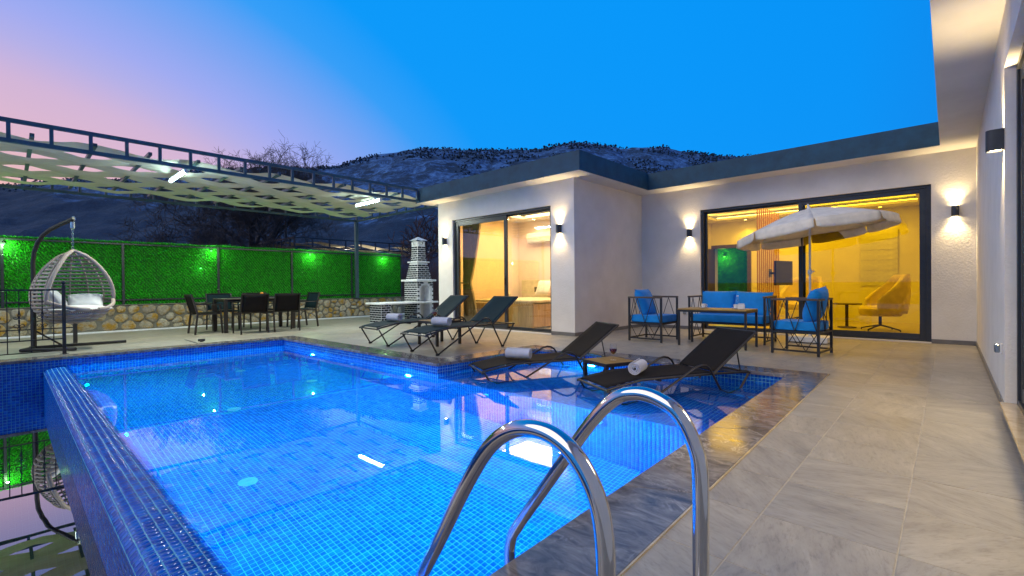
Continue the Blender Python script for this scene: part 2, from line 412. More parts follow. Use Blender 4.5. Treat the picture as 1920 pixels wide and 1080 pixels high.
# ------------------------------------------------------------------ site dimensions (metres)
YL, XR, YW, XW, XWL = 10.10, .307, 7.40, -5.244, -9.383     # living wall, right wall, bedroom front, bedroom side, bedroom far side
OW, OL, OR = .42, .505, .406                                 # roof overhangs
ZS, ZT = 3.04, 3.40                                          # soffit, roof edge top
XST = -14.0                                                  # stone wall
ZW, ZSH, ZF = -.140, -.345, -1.50                            # water, shelf, pool floor
def xin(y): return -1.105 - .0262 * y                        # pool's right inner edge
PB, PC, PD = Vector((-4.72, 5.63)), Vector((-4.79, 3.74)), Vector((-9.49, 3.67))
def yback(x): return 5.63 + (x + 4.72) * (5.75 - 5.63) / (4.72 - 1.255)
def yfront(x): return 3.74 + (x + 4.79) * .0149
YI0, YI1 = .35, .63                                          # outer and inner side of the overflow edge
CW = .31                                                     # coping width

# ------------------------------------------------------------------ ground, hills
mb = MB(); S = 1900
rx0, rx1, ry0, ry1 = -14.35, 9, -8, 17
for a in ((-S, rx0, -S, S), (rx1, S, -S, S), (rx0, rx1, -S, ry0), (rx0, rx1, ry1, S)):
    mb.face([(a[0], a[2], -.06), (a[1], a[2], -.06), (a[1], a[3], -.06), (a[0], a[3], -.06)])
tag(mb.build('ground', 'dry_ground', smooth=False), kind='structure')

FW, RT = Vector((-math.sin(.7489), math.cos(.7489), 0)), Vector((math.cos(.7489), math.sin(.7489), 0))
sky_px = [(-1500, 250), (-900, 300), (-500, 322), (-250, 340), (-100, 338), (20, 332), (110, 325), (250, 321), (380, 312), (470, 306), (540, 303), (600, 304), (650, 298), (700, 288), (730, 280), (760, 276), (800, 273), (870, 275), (940, 276), (985, 275),
          (1010, 271), (1030, 267), (1060, 260), (1085, 257), (1110, 262), (1150, 270), (1175, 277), (1215, 274), (1250, 276), (1280, 282), (1320, 288), (1390, 294), (1500, 290), (1650, 300), (1900, 330), (2600, 360), (3600, 380)]
def skyline(px):
    for (a, ya), (b, yb) in zip(sky_px, sky_px[1:]):
        if a <= px <= b: return ya + (yb - ya) * (px - a) / (b - a)
    return 380
NU, NV = 560, 130
hv = np.zeros((NU + 1, NV + 1, 3))
for i in range(NU + 1):
    px = -1500 + 5100 * i / NU; u = (px - 960) / 881.87
    zr_ = (535 - skyline(px)) / 881.87
    for j in range(NV + 1):
        q = j / NV; D = 95 + 430 * q
        if q <= .82:
            s = q / .82; h = zr_ * 447 * (.10 * s + .90 * s ** 1.45) * (1 if s > .02 else s / .02)
        else: h = zr_ * 447 * (1 - (q - .82) * 1.2) 
        p = FW * D + RT * (u * D)
        k = min(1, q * 3)
        n1 = noise.fractal(Vector((p.x * .012, p.y * .012, 3.1)), 1, 2, 5); n2 = noise.ridged_multi_fractal(Vector((p.x * .035, p.y * .035, 7.7)), .9, 2.1, 5, .8, 2)
        edge = .35 if q > .7 else 1
        h += k * (n1 * 7 * edge + (n2 - 1) * 3.4 * (.75 if q > .75 else 1))
        hv[i, j] = (p.x, p.y, max(h, 0) - 2 + 1.0)
idx = np.arange((NU + 1) * (NV + 1)).reshape(NU + 1, NV + 1)
quads = np.stack([idx[:-1, :-1], idx[1:, :-1], idx[1:, 1:], idx[:-1, 1:]], -1).reshape(-1, 4)
me = npmesh('mountain', hv.reshape(-1, 3), quads); me.polygons.foreach_set('use_smooth', [True] * len(me.polygons))
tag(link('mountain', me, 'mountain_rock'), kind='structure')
# scrub on the slopes: low-poly tufts, one mass
ico = bmesh.new(); bmesh.ops.create_icosphere(ico, subdivisions=1, radius=1); ico.verts.ensure_lookup_table(); ico.verts.index_update()
iv = np.array([v.co[:] for v in ico.verts]); itf = np.array([[v.index for v in f.verts] for f in ico.faces]); ico.free()
sv, sf = [], []; cnt = 0
for _ in range(90000):
    i = random.randint(150, 520); j = int(NV * (.12 + .73 * random.random() ** .7))
    if j >= NV: continue
    p = hv[i, j] + np.array([random.uniform(-4, 4), random.uniform(-4, 4), 0])
    dens = noise.fractal(Vector((p[0] * .03, p[1] * .03, p[2] * .03)), 1, 2, 4)
    q = j / NV
    if q < .55 or dens < .08 - (.5 if q > .77 else 0) or (i < 260 and q < .74): continue
    r = random.uniform(.25, 1.0) * (.45 + .55 * min(1, q * 1.3))
    jit = 1 + .35 * RNG.standard_normal((12, 1))
    sv.append(iv * jit * np.array([r, r, r * random.uniform(.7, 1.25)]) + p + np.array([0, 0, r * .45])); sf.append(itf + 12 * cnt); cnt += 1
tag(link('hillside_scrub', npmesh('hillside_scrub', np.concatenate(sv), np.concatenate(sf)), 'hill_shrub'), kind='stuff')

# ------------------------------------------------------------------ terrace
def clip(poly, f):
    """keep the part of a 2-D polygon where f(p) >= 0 (f affine)"""
    out = []
    for a, b in zip(poly, poly[1:] + poly[:1]):
        fa, fb = f(a), f(b)
        if fa >= 0: out.append(a)
        if (fa >= 0) != (fb >= 0):
            t_ = fa / (fa - fb); out.append((a[0] + (b[0] - a[0]) * t_, a[1] + (b[1] - a[1]) * t_))
    return out
def xo(y): return xin(y) + CW                                  # coping outlines
XCB = lambda y: -4.79 + (y - 3.74) * .037 - CW
YBK = lambda x: yback(x) + CW
YFR = lambda x: yfront(x) + CW
XDE = PD.x - CW
REG = [[lambda p: p[0] - xo(p[1])],
       [lambda p: xo(p[1]) - p[0], lambda p: p[1] - YBK(p[0]), lambda p: p[0] - XCB(p[1])],
       [lambda p: XCB(p[1]) - p[0], lambda p: p[1] - YFR(p[0])],
       [lambda p: XDE - p[0], lambda p: YFR(p[0]) - p[1]]]
terrace = mb = MB()
for reg, box in zip(REG, ((-3, XR + .3, -8, 10.4), (-6, 1, 5, 10.4), (-14.35, -4, 3, 17), (-14.35, -9, -8, 5))):
    p = [(box[0], box[2]), (box[1], box[2]), (box[1], box[3]), (box[0], box[3])]
    for f in reg: p = clip(p, f)
    if len(p) > 2:
        top = [(x, y, -.0022) for x, y in p]; n = len(p)
        mb.mesh(top + [(x, y, -.3) for x, y in p], [tuple(range(n))] + [(i, i + n, (i + 1) % n + n, (i + 1) % n) for i in range(n)])
terrace = tag(mb.build('terrace', 'tile_grout', smooth=False), kind='structure')
TP, GAP = .4575, .0022
gx0, gy0 = -.14, 2.21
cells = []
for i in range(-31, 2):
    for j in range(-14, 18):
        x0, y0 = gx0 + i * TP, gy0 + j * TP
        cxm, cym = x0 + TP / 2, y0 + TP / 2
        if cym > YL + .1 or cxm < XST - .3 or (cxm > XR + .1): continue
        if cym > YW + .1 and -9.3 < cxm < XW - .05: continue
        cell = [(x0 + GAP, y0 + GAP), (x0 + TP - GAP, y0 + GAP), (x0 + TP - GAP, y0 + TP - GAP), (x0 + GAP, y0 + TP - GAP)]
        ps = []
        for reg in REG:
            p = cell
            for f in reg:
                p = clip(p, f)
                if len(p) < 3: break
            if len(p) > 2:
                ar = abs(sum(a[0] * b[1] - b[0] * a[1] for a, b in zip(p, p[1:] + p[:1]))) / 2
                if ar > 2e-4: ps.append(p)
        if ps: cells.append((cxm, cym, ps, len(ps) == 1 and len(ps[0]) == 4 and abs((ps[0][2][0] - ps[0][0][0]) - (TP - 2 * GAP)) < 1e-5 and abs((ps[0][2][1] - ps[0][0][1]) - (TP - 2 * GAP)) < 1e-5))
def tile_mb(mb, p, ox=0, oy=0, z=0):
    n = len(p); cxm = sum(a[0] for a in p) / n; cym = sum(a[1] for a in p) / n
    def ins(a, d):
        v = Vector((a[0] - cxm, a[1] - cym)); L = v.length; return (a[0] - v.x / L * d - ox, a[1] - v.y / L * d - oy)
    mb.mesh([ins(a, .0025) + (z,) for a in p] + [(a[0] - ox, a[1] - oy, z - .0016) for a in p] + [(a[0] - ox, a[1] - oy, -.006) for a in p],
            [tuple(range(n))] + [(i, i + n, (i + 1) % n + n, (i + 1) % n) for i in range(n)] + [(i + n, i + 2 * n, (i + 1) % n + 2 * n, (i + 1) % n + n) for i in range(n)])
def vis(c):
    return inframe((c[0], c[1], 0), 60)
cells.sort(key=lambda c: (not vis(c), c[0] ** 2 + c[1] ** 2))
full = MB(); h = TP / 2 - GAP; tile_mb(full, [(-h, -h), (h, -h), (h, h), (-h, h)])
bmesh.ops.recalc_face_normals(full.bm, faces=full.bm.faces)
tile_me = bpy.data.meshes.new('tile'); full.bm.to_mesh(tile_me); full.bm.free()
rest = MB()
for k, (x, y, ps, isfull) in enumerate(cells):
    if k < 300:
        if isfull: link('tile', tile_me, 'terrace_tile', terrace, (x, y, random.uniform(-.0006, .0006)))
        else:
            m_ = MB()
            for p in ps: tile_mb(m_, p, x, y)
            m_.build('tile', 'terrace_tile', terrace, smooth=False, loc=(x, y, 0))
    else:
        for p in ps: tile_mb(rest, p)
tag(rest.build('tile_field', 'terrace_tile', terrace, smooth=False), kind='stuff')

# ------------------------------------------------------------------ pool
POOL = (-5.2, 2.2, -1.5)
pool = thing('swimming_pool', 'rectangular overflow pool lined with blue mosaic and edged in grey marble', 'swimming pool', POOL)
TQ = []; GQ = []
LOOSE = []                                                     # candidates for separate mosaic tiles
def panel(p00, p10, p11, p01, pitch=.04, gap=.0023, lift=.0022, loose=False):
    """mosaic panel on a quad: grout sheet plus one raised tile per cell (normal = u x v)"""
    P = [np.array(p, float) for p in (p00, p10, p11, p01)]
    GQ.append(P)
    lu = (np.linalg.norm(P[1] - P[0]) + np.linalg.norm(P[2] - P[3])) / 2; lv = (np.linalg.norm(P[3] - P[0]) + np.linalg.norm(P[2] - P[1])) / 2
    nu, nv = max(1, round(lu / pitch)), max(1, round(lv / pitch))
    nrm = np.cross(P[1] - P[0], P[3] - P[0]); nrm /= np.linalg.norm(nrm)
    I, J = np.meshgrid(np.arange(nu), np.arange(nv), indexing='ij'); I = I.ravel(); J = J.ravel()
    def bil(u, v): u = u[:, None]; v = v[:, None]; return P[0] * (1 - u) * (1 - v) + P[1] * u * (1 - v) + P[2] * u * v + P[3] * (1 - u) * v
    gu, gv = gap * nu / lu, gap * nv / lv; bu, bv = .0022 * nu / lu, .0022 * nv / lv
    out = []
    for du, dv, lf in ((gu, gv, 0), (1 - gu, gv, 0), (1 - gu, 1 - gv, 0), (gu, 1 - gv, 0), (gu + bu, gv + bv, 1), (1 - gu - bu, gv + bv, 1), (1 - gu - bu, 1 - gv - bv, 1), (gu + bu, 1 - gv - bv, 1)):
        out.append(bil((I + du) / nu, (J + dv) / nv) + nrm * lift * lf)
    V = np.stack(out, 1)                                      # (n,8,3)
    V += nrm * RNG.uniform(-.0004, .0004, (len(V), 1, 1)); V += RNG.normal(0, .00035, (len(V), 1, 3))
    V[:, 4:] += nrm * RNG.normal(0, .00016, (len(V), 4, 1))
    if loose: LOOSE.append(V)
    else: TQ.append(V)
def wall(a, b, z0, z1, **k):
    """vertical panel; its face looks to the right of a -> b"""
    panel((a[0], a[1], z0), (b[0], b[1], z0), (b[0], b[1], z1), (a[0], a[1], z1), **k)
zc_ = -.03                                                    # under the coping
C_, D_, B_ = (PC.x, PC.y), (PD.x, PD.y), (PB.x, PB.y)
A_ = (xin(5.75), 5.75)
SE = (xin(3.80), 3.80)                                        # shelf edge meets the right wall
I1L, I1R = (PD.x, YI1), (xin(YI1), YI1)
# floor, shelf
panel((PD.x, YI1, ZF), (xin(YI1), YI1, ZF), (SE[0], SE[1], ZF), (D_[0], D_[1], ZF))
panel((C_[0], C_[1], ZSH), (SE[0], SE[1], ZSH), (A_[0], A_[1], ZSH), (B_[0], B_[1], ZSH))
# walls (facing the water)
wall(D_, C_, ZF, zc_); wall((PD.x, YI0 + .0), D_, ZF, zc_)
wall(C_, B_, ZSH, zc_); wall(B_, A_, ZSH, zc_)
wall(A_, SE, ZSH, zc_); wall(SE, I1R, ZF, zc_)
wall(C_, SE, ZF, ZSH)                                          # front of the shelf
# overflow edge: inner face, gently rounded top, outer face down into the catch basin
wall(I1R, I1L, ZF, -.19)
prof = [(YI1, -.19), (YI1 - .03, -.1475), (YI1 - .07, -.1365), (YI1 - .15, -.139), (YI1 - .20, -.144), (YI1 - .245, -.156), (YI0, -.185)]
for (ya, za), (yb, zb) in zip(prof, prof[1:]):
    xa = xin(ya)
    panel((PD.x, yb, zb), (xin(yb), yb, zb), (xa, ya, za), (PD.x, ya, za), pitch=.04, loose=True)
wall((PD.x, YI0), (xin(YI0), YI0), -1.75, -.185)
# catch basin
YB0 = -1.45
wall((PD.x, YB0), (PD.x, YI0), -1.75, zc_); wall((xin(0), YI0), (xin(0), YB0), -1.75, zc_); wall((xin(0), YB0), (PD.x, YB0), -1.75, zc_)
panel((PD.x, YB0, -1.75), (xin(0), YB0, -1.75), (xin(0), YI0, -1.75), (PD.x, YI0, -1.75))
gv = np.array(GQ).reshape(-1, 3) - np.array(POOL); gq = np.arange(len(gv)).reshape(-1, 4)
link('basin_shell', npmesh('basin_shell', gv, gq), 'pool_grout', pool)
L = np.concatenate(LOOSE); cen = L.mean(1)
dd = np.linalg.norm(cen - np.array([0, 0, 1.0]), axis=1)
dd += np.array([0 if inframe(c, 0) else 1e3 for c in cen])
order = np.argsort(dd)
TQ.append(L[order[300:]])
TV = np.concatenate(TQ); n = len(TV)
fq = np.array([[4, 5, 6, 7], [0, 1, 5, 4], [1, 2, 6, 5], [2, 3, 7, 6], [3, 0, 4, 7]])
tag(link('mosaic', npmesh('mosaic', TV.reshape(-1, 3) - np.array(POOL), (np.arange(n)[:, None, None] * 8 + fq).reshape(-1, 4)), 'blue_mosaic', pool), kind='stuff')
for k in order[:300]:
    c = L[k].mean(0); link('mosaic_tile', npmesh('mosaic_tile', L[k] - c, fq), 'blue_mosaic', pool, tuple(c - np.array(POOL)))
# coping: marble slabs laid end to end
def slab(a, b, na, nb, n):
    """slabs along the inner edge a->b, outer edge na->nb"""
    for i in range(n):
        t0, t1 = i / n, (i + 1) / n
        def P(s, e, t_): return Vector((s[0] + (e[0] - s[0]) * t_, s[1] + (e[1] - s[1]) * t_))
        q = [P(a, b, t0), P(a, b, t1), P(na, nb, t1), P(na, nb, t0)]
        c = sum(q, Vector((0, 0))) / 4
        q = [c + (v - c) * (1 - .0022 / max(.1, (v - c).length)) for v in q]
        m_ = MB(); b1 = .004
        lo = [(v.x - c.x, v.y - c.y, -.032) for v in q]; mi = [(v.x - c.x, v.y - c.y, .001) for v in q]; hi = [((v.x - c.x) * (1 - b1 / max(.1, (v - c).length)), (v.y - c.y) * (1 - b1 / max(.1, (v - c).length)), .005) for v in q]
        m_.mesh(lo + mi + hi, [(0, 1, 2, 3), (8, 9, 10, 11)] + [(k, (k + 1) % 4, (k + 1) % 4 + 4, k + 4) for k in range(4)] + [(k + 4, (k + 1) % 4 + 4, (k + 1) % 4 + 8, k + 8) for k in range(4)])
        m_.build('coping_slab', 'marble', pool, smooth=False, loc=(c.x - POOL[0], c.y - POOL[1], -POOL[2]))
ov = .022                                                     # nose over the wall
def xi2(y): return xin(y) - ov
yA = 5.75 - ov
slab((xi2(-1.6), -1.6), (xi2(yA), yA), (xo(-1.6), -1.6), (xo(6.06), 6.06), 6)
slab((xi2(yA), yA), (-4.72 + ov + .0, yback(-4.72) - ov), (xo(6.06), 6.06), (-5.02, YBK(-5.02)), 3)
slab((-4.72 + ov, yback(-4.72) - ov), (-4.79 + ov, 3.74 - ov), (-5.02, YBK(-5.02)), (XCB(4.05), 4.05), 1)
slab((-4.79 + ov, 3.74 - ov), (PD.x + ov, 3.67 - ov), (XCB(4.05), 4.05), (XDE, YFR(XDE)), 4)
slab((PD.x + ov, 3.67 - ov), (PD.x + ov, YB0), (XDE, YFR(XDE)), (XDE, YB0), 4)
slab((PD.x + ov, YB0 + ov), (xi2(YB0), YB0 + ov), (XDE, YB0 - CW), (xo(YB0), YB0 - CW), 5)
# metal trim between coping and tiles on the right side
m_ = MB(); m_.bar((xo(-1.6) + .006, -1.6, .001), (xo(6.06) + .006, 6.06, .001), .007, .012)
wpart(m_, 'edge_trim', 'sill_marble', pool, smooth=False)
# underwater lamps
def pool_lamp(p, nrm):
    nrm = Vector(nrm); q = nrm.to_track_quat('Z', 'Y').to_euler()
    m_ = MB(); m_.lathe([(.085, -.01), (.085, .012), (.078, .022), (.062, .022)], 20)
    r = m_.build('lamp_rim', 'white_plastic', pool, loc=tuple(Vector(p) - Vector(POOL)), rot=q)
    m_ = MB(); m_.lathe([(.061, .014), (.061, .0225), (.045, .029), (.0, .031)], 20)
    m_.build('lamp_lens', 'pool_lens', r)
    l = point_light('lamp_beam', 'POINT', (0, 0, .045), LAMP_W, (.0, .92, 1.0), r, size=.02)
LAMP_W = 125
for x in (-8.2, -5.38): pool_lamp((x, yfront(x) - .004, -.53), (0, -1, 0))
LAMP_W = 420; pool_lamp((-2.45, 3.771, -.64), (0, -1, 0)); LAMP_W = 125
for x in (-8.0, -5.2, -2.6): pool_lamp((x, YI1 + .004, -.62), (0, 1, 0))
LAMP_W = 80
pool_lamp((-3.72, yback(-3.72) - .004, -.245), (0, -1, 0))
# floor drains, wall inlets
def disc_part(name, p, r, mat, rot=(0, 0, 0), n=22):
    m_ = MB(); m_.lathe([(r, 0), (r, .006), (r * .9, .012), (0, .012)], n)
    for a in range(3):
        rr = r * (.3 + .2 * a); m_.tube([(rr * math.cos(q_ * PI / 8), rr * math.sin(q_ * PI / 8), .013) for q_ in range(16)], .004, 4, closed=True)
    return m_.build(name, mat, pool, loc=tuple(Vector(p) - Vector(POOL)), rot=rot)
for p in ((-4.30, 1.36, ZF), (-6.3, 1.85, ZF), (-8.5, 2.6, ZF), (-7.0, 3.1, ZF)): disc_part('floor_drain', p, .075, 'drain_plastic')
for x in (-6.9, -3.9): disc_part('wall_inlet', (x, yfront(x) - .004, -.62), .035, 'white_plastic', rot=(PI / 2, 0, 0))
disc_part('floor_drain', (-2.75, 4.55, ZSH + .003), .06, 'white_plastic')
# water surfaces
def water(name, poly, z, kind='structure', mat='water'):
    m_ = MB(); m_.face([(x, y, z) for x, y in poly]); m_.bm.normal_update(); [f.normal_flip() for f in m_.bm.faces if f.normal.z < 0]; return tag(m_.build(name, mat, smooth=False, recalc=False), kind=kind)
water('pool_water', [(PD.x + .001, YI1 - .045), (xin(YI1) - .001, YI1 - .045), (A_[0] - .001, A_[1] - .001), (B_[0] + .001, B_[1] - .001), (C_[0] + .001, C_[1] - .002), (D_[0] + .001, D_[1] - .002)], ZW)
water('basin_water', [(PD.x + .001, YB0 + .001), (xin(0) - .001, YB0 + .001), (xin(0) - .001, YI0 - .001), (PD.x + .001, YI0 - .001)], -.515, mat='still_water')
# ladder
lad = thing('pool_ladder', 'polished steel pool ladder with two arched handrails over the marble edge', 'ladder', (-.5, 1.06, 0))
def rail(pts, y):
    q = []
    P = [Vector((x + .5, y - 1.06, z)) for x, z in pts]
    for i in range(len(P) - 1):                              # Catmull-Rom
        p0, p1, p2, p3 = P[max(i - 1, 0)], P[i], P[i + 1], P[min(i + 2, len(P) - 1)]
        for k in range(7):
            s = k / 7; q.append(.5 * ((2 * p1) + (p2 - p0) * s + (2 * p0 - 5 * p1 + 4 * p2 - p3) * s * s + (3 * p1 - p0 - 3 * p2 + p3) * s ** 3))
    q.append(P[-1])
    m_ = MB(); m_.tube(q, .0212, 20); r = m_.build('handrail', 'steel_tube', lad)
    m_ = MB(); m_.lathe([(.05, 0), (.05, .006), (.042, .014), (.022, .016)], 24); m_.build('flange', 'steel_tube', lad, loc=(P[0].x, P[0].y, .0))
rail([(-.492, 0), (-.49, .12), (-.489, .3), (-.489, .48), (-.503, .56), (-.548, .638), (-.612, .672), (-.680, .676), (-.748, .648), (-.83, .565), (-.93, .43), (-1.05, .264), (-1.15, .125), (-1.188, .055), (-1.197, -.04), (-1.197, -.3), (-1.197, -.85)], 1.26)
rail([(-.535, 0), (-.535, .12), (-.535, .3), (-.537, .45), (-.556, .54), (-.605, .612), (-.668, .648), (-.745, .652), (-.822, .625), (-.898, .56), (-.99, .43), (-1.09, .265), (-1.18, .12), (-1.205, .06), (-1.212, -.03), (-1.212, -.3), (-1.212, -.85)], .86)
for z in (-.32, -.58, -.82):
    m_ = MB(); m_.box(-.725 - .04, -.725 + .04, -.2, .2, z - .012, z + .012, .006); m_.build('step', 'steel_tube', lad)

# ------------------------------------------------------------------ house
house = thing('house', 'single storey L-shaped white villa with flat dark edged roofs and lit glass doors', 'house', (XW, YL, 0))
def hp(name, mat, *boxes, parent=None, b=0):
    m_ = MB()
    for x in boxes: m_.box(*x, b=b)
    if parent is None: return wpart(m_, name, mat, house, smooth=False)
    return m_.build(name, mat, parent, smooth=False)
TW = .25
DL0, DL1, DLZ = -3.887, -.209, 2.556
DW0, DW1, DWZ = -8.834, -5.811, 2.577
YD0, YD1, DRZ = 1.9, 5.14, 2.60                                # door opening in the right wall
hp('wall', 'wall_render', (XWL, DW0, YW, YW + TW, -.02, ZS), (DW1, XW, YW, YW + TW, -.02, ZS), (DW0, DW1, YW, YW + TW, DWZ, ZS))
hp('wall', 'wall_render', (XW - TW, XW, YW + TW, 15, -.02, ZS - .002))
hp('wall', 'wall_render', (XWL, XWL + TW, YW + TW, 12, -.02, ZS - .002))
hp('wall', 'wall_render', (XW, DL0, YL, YL + TW, -.02, ZS), (DL1, XR, YL, YL + TW, -.02, ZS), (DL0, DL1, YL, YL + TW, DLZ, ZS))
hp('wall', 'wall_render', (XR, XR + .30, YD1, YL + TW, -.02, ZS - .002), (XR, XR + .30, YD0, YD1, DRZ, ZS - .002), (XR, XR + .30, -8, YD0, -.02, ZS - .002))
# soffits and roof edges
hp('soffit', 'soffit_render', (XWL - .35, XW + OW - .006, YW - OW + .006, YW + .02, ZS, ZS + .05), (XW - .02, XW + OW - .006, YW + .02, YL - OL + .1, ZS, ZS + .05), (XWL - .35, XWL + .02, YW + .02, 12, ZS, ZS + .05))
hp('soffit', 'soffit_render', (XW - .02, XR - OR, YL - OL + .106, YL + .02, ZS, ZS + .05), (XW + OW - .02, XR - OR, YL - OL + .006, YL - OL + .106, ZS, ZS + .05))
hp('soffit', 'soffit_render', (XR - OR + .001, XR + .02, -8, YL + .02, ZS - .001, ZS + .049))
hp('roof_edge', 'fascia_render', (XWL - .36, XW + OW, YW - OW, YW - OW + .12, ZS + .004, ZT, ), (XW + OW - .12, XW + OW, YW - OW + .12, YL - OL, ZS + .004, ZT), (XWL - .36, XWL - .24, YW - OW + .12, 12.2, ZS + .004, ZT))
hp('roof_edge', 'fascia_render', (XW + OW, XR - OR, YL - OL, YL - OL + .12, ZS + .004, ZT))
hp('roof_edge', 'soffit_render', (XR - OR, XR - OR + .12, -8, YL - OL, ZS + .003, ZT + .02))
hp('roof', 'fascia_render', (XWL - .24, XW + OW - .12, YW - OW + .12, 12.2, ZS + .05, ZT - .05), (XW + OW - .12, XR - OR, YL - OL + .12, 15.2, ZS + .05, ZT - .051), (XR - OR + .12, 7, -8, 15.2, ZS + .06, ZT - .052))
# skirting tiles
for bx in ((XWL - .008, DW0, YW - .010, YW, 0, .07), (DW1, XW + .010, YW - .010, YW, 0, .07), (XW, XW + .010, YW, YL, 0, .07), (XW + .010, DL0, YL - .010, YL, 0, .07), (DL1, XR - .010, YL - .010, YL, 0, .07), (XR - .010, XR, YD1, YL, 0, .07)): hp('skirting', 'skirting_tile', bx)
# rooms
ZC = 2.78
hp('room_wall', 'inner_wall', (-6.2, 0.30, 14.5, 14.7, 0, ZC) if False else (-6.2, -5.32, 14.5, 14.7, 0, 3.03), (-4.14, .30, 14.5, 14.7, 0, 3.03), (-5.32, -4.14, 14.5, 14.7, 2.12, 3.03), (-6.4, -6.2, 12.2, 14.7, 0, 3.03), (.30, .307, YL + TW, 14.7, 0, 3.03))
hp('room_wall', 'inner_wall', (-6.2, XW - TW, 12.2, 12.3, 0, 3.03))
hp('room_floor', 'interior_tile', (-6.2, .30, YL + .06, 14.5, -.02, .012))
tr0, tr1, ty0, ty1 = -4.9, -.5, 10.9, 13.9
hp('room_ceiling', 'inner_ceiling', (-6.2, tr0, YL + TW, 14.5, ZC, ZC + .06), (tr1, .30, YL + TW, 14.5, ZC, ZC + .06), (tr0, tr1, YL + TW, ty0, ZC, ZC + .06), (tr0, tr1, ty1, 14.5, ZC, ZC + .06), (tr0 - .3, tr1 + .3, ty0 - .3, ty1 + .3, 2.95, 3.0))
led = MB()
for a in ((tr0 - .12, tr0 - .09, ty0, ty1), (tr1 + .09, tr1 + .12, ty0, ty1), (tr0, tr1, ty0 - .12, ty0 - .09), (tr0, tr1, ty1 + .09, ty1 + .12)): led.box(a[0], a[1], a[2], a[3], ZC + .064, ZC + .085)
wpart(led, 'cove_light', 'led_cove', house, smooth=False)
bx0, bx1, by1 = XWL + TW, XW - TW, 10.1
hp('room_wall', 'bed_wall', (bx0, bx1, by1, by1 + .1, 0, 3.03), (bx0, bx0 + .01, YW + TW, by1, 0, 3.03), (bx1 - .01, bx1, YW + TW, by1, 0, 3.03))
hp('room_floor', 'interior_tile', (bx0, bx1, YW + .06, by1, -.02, .012))
cx0, cx1, cy0, cy1 = bx0 + .7, bx1 - .7, YW + TW + .55, by1 - .55
hp('room_ceiling', 'inner_ceiling', (bx0, cx0, YW + TW, by1, ZC, ZC + .06), (cx1, bx1, YW + TW, by1, ZC, ZC + .06), (cx0, cx1, YW + TW, cy0, ZC, ZC + .06), (cx0, cx1, cy1, by1, ZC, ZC + .06), (cx0 - .3, cx1 + .3, cy0 - .3, cy1 + .3, 2.95, 3.0))
led = MB()
for a in ((cx0 - .12, cx0 - .09, cy0, cy1), (cx1 + .09, cx1 + .12, cy0, cy1), (cx0, cx1, cy0 - .12, cy0 - .09), (cx0, cx1, cy1 + .09, cy1 + .12)): led.box(a[0], a[1], a[2], a[3], ZC + .064, ZC + .085)
wpart(led, 'cove_light', 'led_cove', house, smooth=False)
def downlight(x, y, z, e, col):
    m_ = MB(); m_.lathe([(.05, 0), (.05, -.006), (.036, -.008), (.036, -.002)], 16)
    r = m_.build('downlight', 'white_plastic', house, loc=tuple(Vector((x, y, z)) - house.location))
    m_ = MB(); m_.lathe([(.035, -.003), (.0, -.0031)], 16); m_.build('downlight_lens', 'downlight_lens', r)
    if e: point_light('downlight_beam', 'SPOT', (0, 0, -.03), e, col, r, size=.04, spot=math.radians(125), blend=.8)
YEL = (1.0, .72, .08)
for x in (-4.2, -2.7, -1.2):
    for y in (10.62, 14.2): downlight(x, y, ZC, 30, YEL)
for x in (-5.5, .0): downlight(x, 12.4, ZC, 45, YEL)
for x in (-3.6, -2.1, -1.0): downlight(x, 11.6, 2.95, 0, YEL); downlight(x, 13.2, 2.95, 0, YEL)
WRM = (1.0, .71, .33)
for x in (-8.3, -7.3, -6.3):
    downlight(x, by1 - .28, ZC, 23, WRM); downlight(x, YW + TW + .28, ZC, 13, WRM)
for y in (8.5, 9.3): downlight(bx1 - .35, y, ZC, 18, WRM); downlight(bx0 + .35, y, ZC, 18, WRM)
for x in (-7.9, -6.8): downlight(x, 8.9, 2.95, 0, WRM)
point_light('room_glow', 'AREA', tuple(Vector(((tr0 + tr1) / 2, 12.4, 2.93)) - house.location), 150, YEL, house, sx=4, sy=2.6)
point_light('room_glow', 'AREA', tuple(Vector(((cx0 + cx1) / 2, 8.9, 2.93)) - house.location), 112, WRM, house, sx=2, sy=1.2)
# room behind the right-hand glass door, lit as well
hp('room_wall', 'inner_wall', (4.4, 4.5, -2, 9.6, 0, 3.03), (XR + .3, 4.4, 9.5, 9.6, 0, 3.03), (XR + .3, 4.4, -2.1, -2, 0, 3.03))
hp('room_floor', 'interior_tile', (XR + .3, 4.4, -2, 9.5, -.02, .012)); hp('room_ceiling', 'inner_ceiling', (XR + .3, 4.4, -2, 9.5, ZC, ZC + .06))
point_light('room_glow', 'AREA', tuple(Vector((2.0, 3.5, 2.7)) - house.location), 240, (1, .80, .54), house, sx=1.6, sy=4.5)
